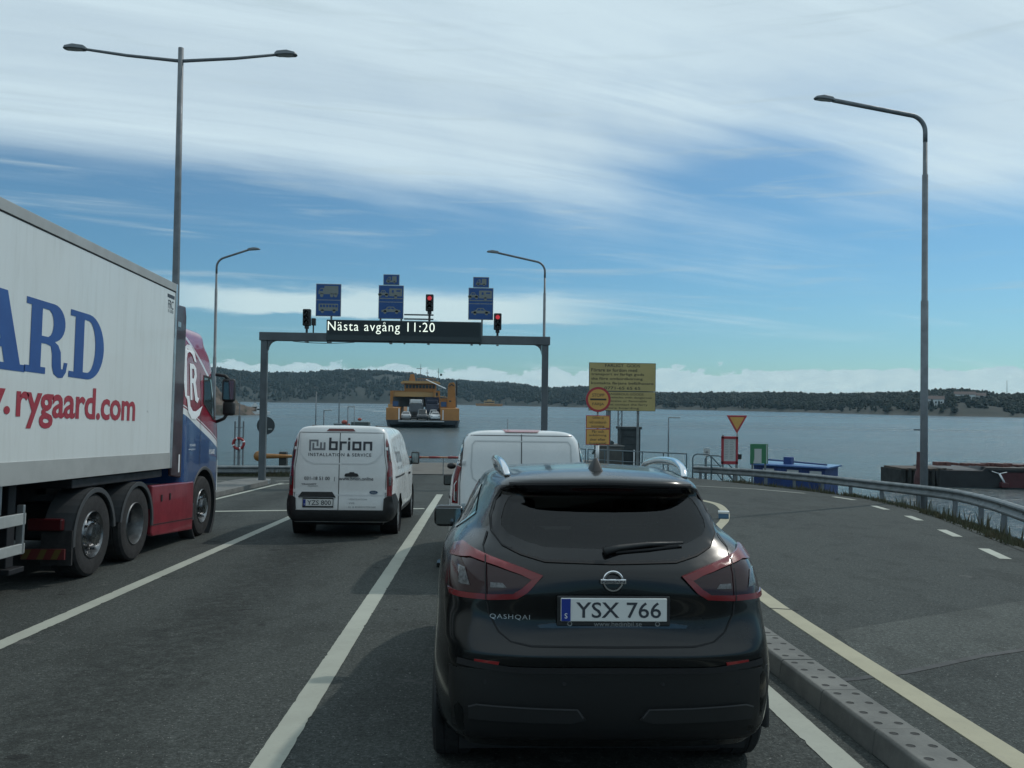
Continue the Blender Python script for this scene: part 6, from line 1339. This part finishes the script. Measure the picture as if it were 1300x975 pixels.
# ================================================================ ferry and its load
def ferry():
    fx, fy = W(-9.6,147)[0:2]
    root = thing('car_ferry', 'yellow car ferry with open bow full of vehicles coming in to the berth', 'ferry', (fx, fy, WATER), R(3))
    Y = mat('ferry_yellow', (0.38,0.165,0.035), .5, var=.25, vscale=.5); Y2 = mat('ferry_pale_yellow', (0.42,0.255,0.10), .5); K = mat('ferry_black', (0.012,0.018,0.024), .5); G = mat('deck_grey', (0.10,0.11,0.11), .8); Wn = mat('ferry_window', (0.02,0.03,0.035), .15); Bp = mat('panel_blue', (0.03,0.07,0.16), .5)
    h = MB(); v = []
    for y, w_, zb in ((0,6.0,.9),(5,6.5,-.6),(45,6.5,-.6),(50,6.0,.9)): v += [(-w_,y,1.2),(w_,y,1.2),(w_*.92,y,zb-.4),(-w_*.92,y,zb-.4)]
    h.add(v, [(4*i+k,4*i+(k+1)%4,4*i+4+(k+1)%4,4*i+4+k) for i in range(3) for k in range(4)]+[(3,2,1,0),(12,13,14,15)]); fixn(h.obj('hull', K, root))
    MB().bb(-6.0,6.0,0,50,1.2,1.23).obj('car_deck', G, root); MB().bb(-4.0,3.6,-3.0,0,.9,1.1).obj('bow_ramp', G, root, bevel=.04); MB().bb(-4.0,3.6,-3.02,-2.9,1.1,1.18).obj('ramp_lip', M_print_wh, root)
    def side(s, x0, x1):
        b_ = MB(); b_.prism([(0.2,1.2),(48,1.2),(48,3.3),(0.5,3.3)], (x0,0,0), (0,1,0), (0,0,1), (x1-x0,0,0)); o = fixn(b_.obj('bulwark', Y, root, bevel=.06)); return o
    side(-1,-6.25,-4.15); side(1,3.0,6.2)
    MB().bb(-4.14,-3.95,.1,.3,1.3,3.2).obj('white_post', M_print_wh, root); MB().bb(3.35,3.5,.1,.2,1.3,3.0).obj('white_post', M_print_wh, root)
    MB().bb(-6.2,-5.7,12,14,3.3,6.3).obj('pillar', Y, root); MB().bb(-6.0,-5.2,2,3,3.3,3.9).obj('lamp_housing', Y2, root)
    cb = MB().bb(-5.9,2.6,14,24,5.25,6.35).obj('bridge_deck', Y2, root, bevel=.05); MB().bb(-6.0,2.7,13.9,14.0,6.2,6.35).obj('deck_edge', Y, cb)
    hs = MB().bb(-3.7,2.25,14.5,22,6.35,7.75).obj('wheelhouse', Y, root, bevel=.05)
    for k in range(9): MB().bb(-3.45+.62*k,-2.98+.62*k,14.44,14.5,6.85,7.5).obj('window', Wn, hs)
    MB().prism([(-4.4,7.75),(3.0,7.75),(2.9,8.0),(2.3,8.2),(-3.9,8.2),(-4.3,8.0)], (0,13.6,0), (1,0,0), (0,0,1), (0,9,0)).obj('wheelhouse_roof', Y2, hs)
    fn = MB(); fn.add([(-2.9,15,8.2),(-1.7,15,8.2),(-1.7,16.2,8.2),(-2.9,16.2,8.2),(-2.65,15.1,9.5),(-1.95,15.1,9.5),(-1.95,16,9.5),(-2.65,16,9.5)],[(0,1,5,4),(1,2,6,5),(2,3,7,6),(3,0,4,7),(4,5,6,7)]); fn.obj('funnel', Y, root)
    for x, z0, z1, arm in ((-.75,8.2,11.5,(-1.5,-.5,10.6)),(.5,8.2,10.4,(.2,.8,9.8)),(2.6,8.2,10.8,(2.5,2.7,10)),(-3.3,8.2,9.9,(-3.9,-2.6,9.85))):
        q = MB(); q.cyl((x,16,z0),(x,16,z1),.07,.04,6); q.bb(arm[0],arm[1],15.95,16.05,arm[2]-.05,arm[2]+.06); q.obj('mast', M_pole, root)
    MB().bb(2.9,3.3,15.98,16.02,9.3,9.7).obj('flag', mat('flag_green', (0.03,0.07,0.05), .7), root)
    rl = MB(); 
    for k in range(12): rl.cyl((-1.3+.3*k,14.2,8.2),(-1.3+.3*k,14.2,8.7),.03,n=5)
    rl.bb(-1.3,2.1,14.17,14.23,8.66,8.72); rl.obj('roof_railing', Y, root)
    tw = MB(); tw.prism([(4.25,3.2),(5.7,3.2),(5.55,7.5),(5.35,7.9),(4.5,7.75),(4.3,7.3)], (0,5,0), (1,0,0), (0,0,1), (0,2.4,0)); to = fixn(tw.obj('side_tower', Y, root, bevel=.04))
    MB().cyl((5.85,6,5.5),(5.85,6,8.1),.14,n=8).obj('exhaust_pipe', K, to); MB().bb(4.5,4.9,4.95,5.0,4.4,4.65).obj('vent', K, to); MB().prism([(4.4,7.2),(4.9,7.6),(5.4,7.3),(5.3,7.15),(4.9,7.4),(4.5,7.1)], (0,4.95,0), (1,0,0), (0,0,1), (0,.05,0)).obj('lifting_hook', K, to)
    st = MB(); st.bb(1.75,2.95,13,14.5,1.23,6.4)
    so = st.obj('stair_casing', Y, root); MB().bb(2.0,2.2,12.95,13.0,2,6).obj('ladder', Y2, so); MB().bb(2.15,2.55,12.94,13.0,5.5,6.1).obj('window', Wn, so)
    MB().bb(3.0,4.3,7,9,3.2,5.0).obj('machinery_room', Y, root); 
    for k in range(3): MB().tube([(2.9,9,4.4+.5*k),(4.3,7,4.6+.3*k)],.05,6).obj('handrail', Y2, root)
    MB().tube([(.35,14,8.5),(3.9,6,6.75)],.09,8).obj('boom', M_print_wh, root)
    for x0, x1 in ((-5.2,-4.25),(3.05,4.0)): MB().bb(x0,x1,1.0,1.15,3.55,4.4).obj('notice_panel', Bp, root)
    MB().bb(-6.5,6.4,24,26,3.3,5.3).obj('aft_beam', G, root)
    return fx, fy
fx, fy = ferry()
def small_car(label, x, y, col, H=1.45, wd=.88, suv=0):
    r_ = thing('deck_car', label, 'car', (fx+x, fy+y, WATER+1.23), math.pi+R(3), 0, 'vehicles on the ferry deck'); L = 4.3
    q = lambda z, w_, yr, yf: [(0,yr,z),(w_*.6,yr,z),(w_*.93,yr+.08,z),(w_,yr+.35,z),(w_,L/2,z),(w_,yf-.45,z),(w_*.9,yf-.1,z),(w_*.5,yf,z),(0,yf,z)]
    V, F = loft([q(.25,wd*.93,.1,L-.1), q(.45,wd,.0,L), q(.75,wd,.02,L-.05), q(.92,wd*.95,.08,L-.35), q(1.0,wd*.88,.2+.1*(1-suv),L-1.2), q(H-.12,wd*.72,.55-.3*suv,L-1.9), q(H-.02,wd*.62,.8-.3*suv,L-2.2), [(0,1.3+.12*i,H) for i in range(9)]], 2, 2)
    mesh_obj('body', V, F, mat('car_'+col, {'white':(.6,.62,.62),'dark':(.02,.022,.025),'silver':(.3,.32,.33)}[col], .3, coat=.5), r_, True); sk = Skin(V, F)
    sk.patch('windscreen', [(-.62,1.0),(.62,1.0),(.52,H-.12),(-.52,H-.12)], 'front', M_glass, r_, .02, .15)
    for s in (1,-1): sk.patch('side_window', [(.6,1.02),(L-1.5,1.0),(L-1.95,H-.12),(.95,H-.12)], 'right' if s > 0 else 'left', M_glass, r_, .02, .2); sk.patch('headlamp', [(s*.5,.62),(s*.78,.64),(s*.76,.76),(s*.5,.74)], 'front', MATS['lamp_clear'], r_, .02, .1)
    for yy in (.85, L-.9):
        for s in (1,-1): MB().cyl((s*(wd-.2),yy,.32),(s*wd,yy,.32),.32,n=14).obj('wheel', M_rubber, r_)
small_car('pale silver car at the left front of the ferry deck', -3.2, 5.0, 'silver')
small_car('dark car in the middle front of the ferry deck', -.35, 4.6, 'dark', 1.9, .95, 1)
small_car('white car at the right front of the ferry deck', 1.9, 4.6, 'white')
small_car('white estate car behind the front row on the ferry deck, right', 1.35, 9.0, 'white', 1.75, .9, 1)
def deck_truck(label, x, y, cabc, boxc, H, fairm):
    r_ = thing('deck_lorry', label, 'lorry', (fx+x, fy+y, WATER+1.23), R(3), 0, 'vehicles on the ferry deck')
    c = MB(); c.prism([(0,.5),(0,1.5),(.25,2.7),(.7,2.95),(2.0,2.95),(2.0,.5)], (-1.2,0,0), (0,1,0), (0,0,1), (2.4,0,0)); co_ = fixn(c.obj('cab', cabc, r_, bevel=.08)); MB().prism([(-1.05,1.6),(1.05,1.6),(1.0,2.55),(-1.0,2.55)], (0,-.0,0), (1,0,0), (0,.22,1), (0,-.02,0)).obj('windscreen', M_glass, co_)
    MB().bb(-1.05,1.05,.35,1.9,2.8,3.5).obj('roof_fairing', fairm, r_, bevel=.15); MB().bb(-.8,.8,-.03,0,.7,1.3).obj('front_grille', M_black, co_)
    MB().bb(-1.27,1.27,2.3,10,1.1,H).obj('cargo_box', boxc, r_, bevel=.03); MB().bb(-1.0,1.0,-.05,1.9,.35,.6).obj('bumper', M_black, r_)
    for yy in (1.0,7,8.3):
        for s in (1,-1): MB().cyl((s*.9,yy,.5),(s*1.2,yy,.5),.5,n=14).obj('wheel', M_rubber, r_)
deck_truck('white fronted lorry standing on the ferry deck', -1.75, 7.5, mat('lorry_dark', (0.05,0.06,0.07), .4), mat('lorry_grey', (0.10,0.11,0.12), .5), 3.6, mat('lorry_white', (0.55,0.57,0.57), .5))
deck_truck('dark blue lorry beside the white one on the ferry deck', .95, 10.5, mat('lorry_navy', (0.015,0.022,0.045), .4), MATS['lorry_navy'], 4.0, MATS['lorry_navy'])
# distant craft and houses
def far_boat(label, a, d, L, H, m1, m2, name='distant_boat'):
    r_ = thing(name, label, 'boat', (d*math.sin(R(a)), d*math.cos(R(a)), WATER), -R(a))
    MB().prism([(-L/2,.0),(-L/2-.02*L,H*.35),(L/2+.03*L,H*.35),(L/2,.0)], (0,-1,0), (1,0,0), (0,0,1), (0,3,0)).obj('hull', m1, r_)
    MB().bb(-L*.2,L*.2,-.6,1.5,H*.35,H*.8).obj('deckhouse', m2, r_); MB().bb(-L*.07,L*.1,-.4,1,H*.8,H).obj('bridge', m2, r_); MB().bb(-L*.18,L*.18,-.62,-.6,H*.5,H*.65).obj('window', M_glass, r_); MB().cyl((0,0,H),(0,0,H*1.35),.1,n=6).obj('mast', M_pole, r_)
far_boat('second orange ferry far off below the wooded shore', .65, 850, 26, 6.5, MATS['ferry_yellow'], MATS['ferry_pale_yellow'], 'distant_ferry')
wm = mat('boat_white', (0.6,0.62,0.62), .4)
far_boat('white motorboat lying at the tip of the rocky skerry', -14.15, 247, 5, 2.6, wm, wm); far_boat('smaller white boat just above the other at the skerry tip', -14.5, 262, 4.5, 3.2, wm, wm)
far_boat('tiny white boat under the far shore right of the ferry', -2.35, 700, 5, 2.5, wm, wm)
def house(label, a, d, z, w_, wallm):
    r_ = thing('house', label, 'house', (d*math.sin(R(a)), d*math.cos(R(a)), z), -R(a)); MB().bb(-w_/2,w_/2,-3,3,-3,3.2).obj('wall', wallm, r_)
    MB().prism([(-3.4,3.2),(3.4,3.2),(0,5.2)], (-w_/2-.3,0,0), (0,1,0), (0,0,1), (w_+.6,0,0)).obj('roof', mat('roof_dark', (0.07,0.05,0.045), .8), r_)
    for k in range(3): MB().bb(-w_/2+w_*(.2+.25*k),-w_/2+w_*(.2+.25*k)+.9,-3.05,-3,.8,2).obj('window', M_glass, r_)
for lb_, a, off, w_ in (('white house on the far right shore just right of the tall lamp post',28.15,38,9),('smaller white house beside it near the far right waterline',28.6,30,6),('long white house higher on the far right hillside',30.0,75,12),('second white house at the end of the long one on the hillside',30.75,75,7)):
    d = shore(a)+off; house(lb_, a, d, terrain_z(a, d)+.5, w_, wm)
for lb_, a in (('radio mast on the far right hill, left one',32.15),('radio mast on the far right hill, right one',33.2)):
    d = shore(a)+180; r_ = thing('radio_mast', lb_, 'mast', (d*math.sin(R(a)), d*math.cos(R(a)), terrain_z(a, d))); MB().cyl((0,0,-2),(0,0,14),.25,.12,6).obj('mast', M_pole, r_)
bpy.context.view_layer.update()
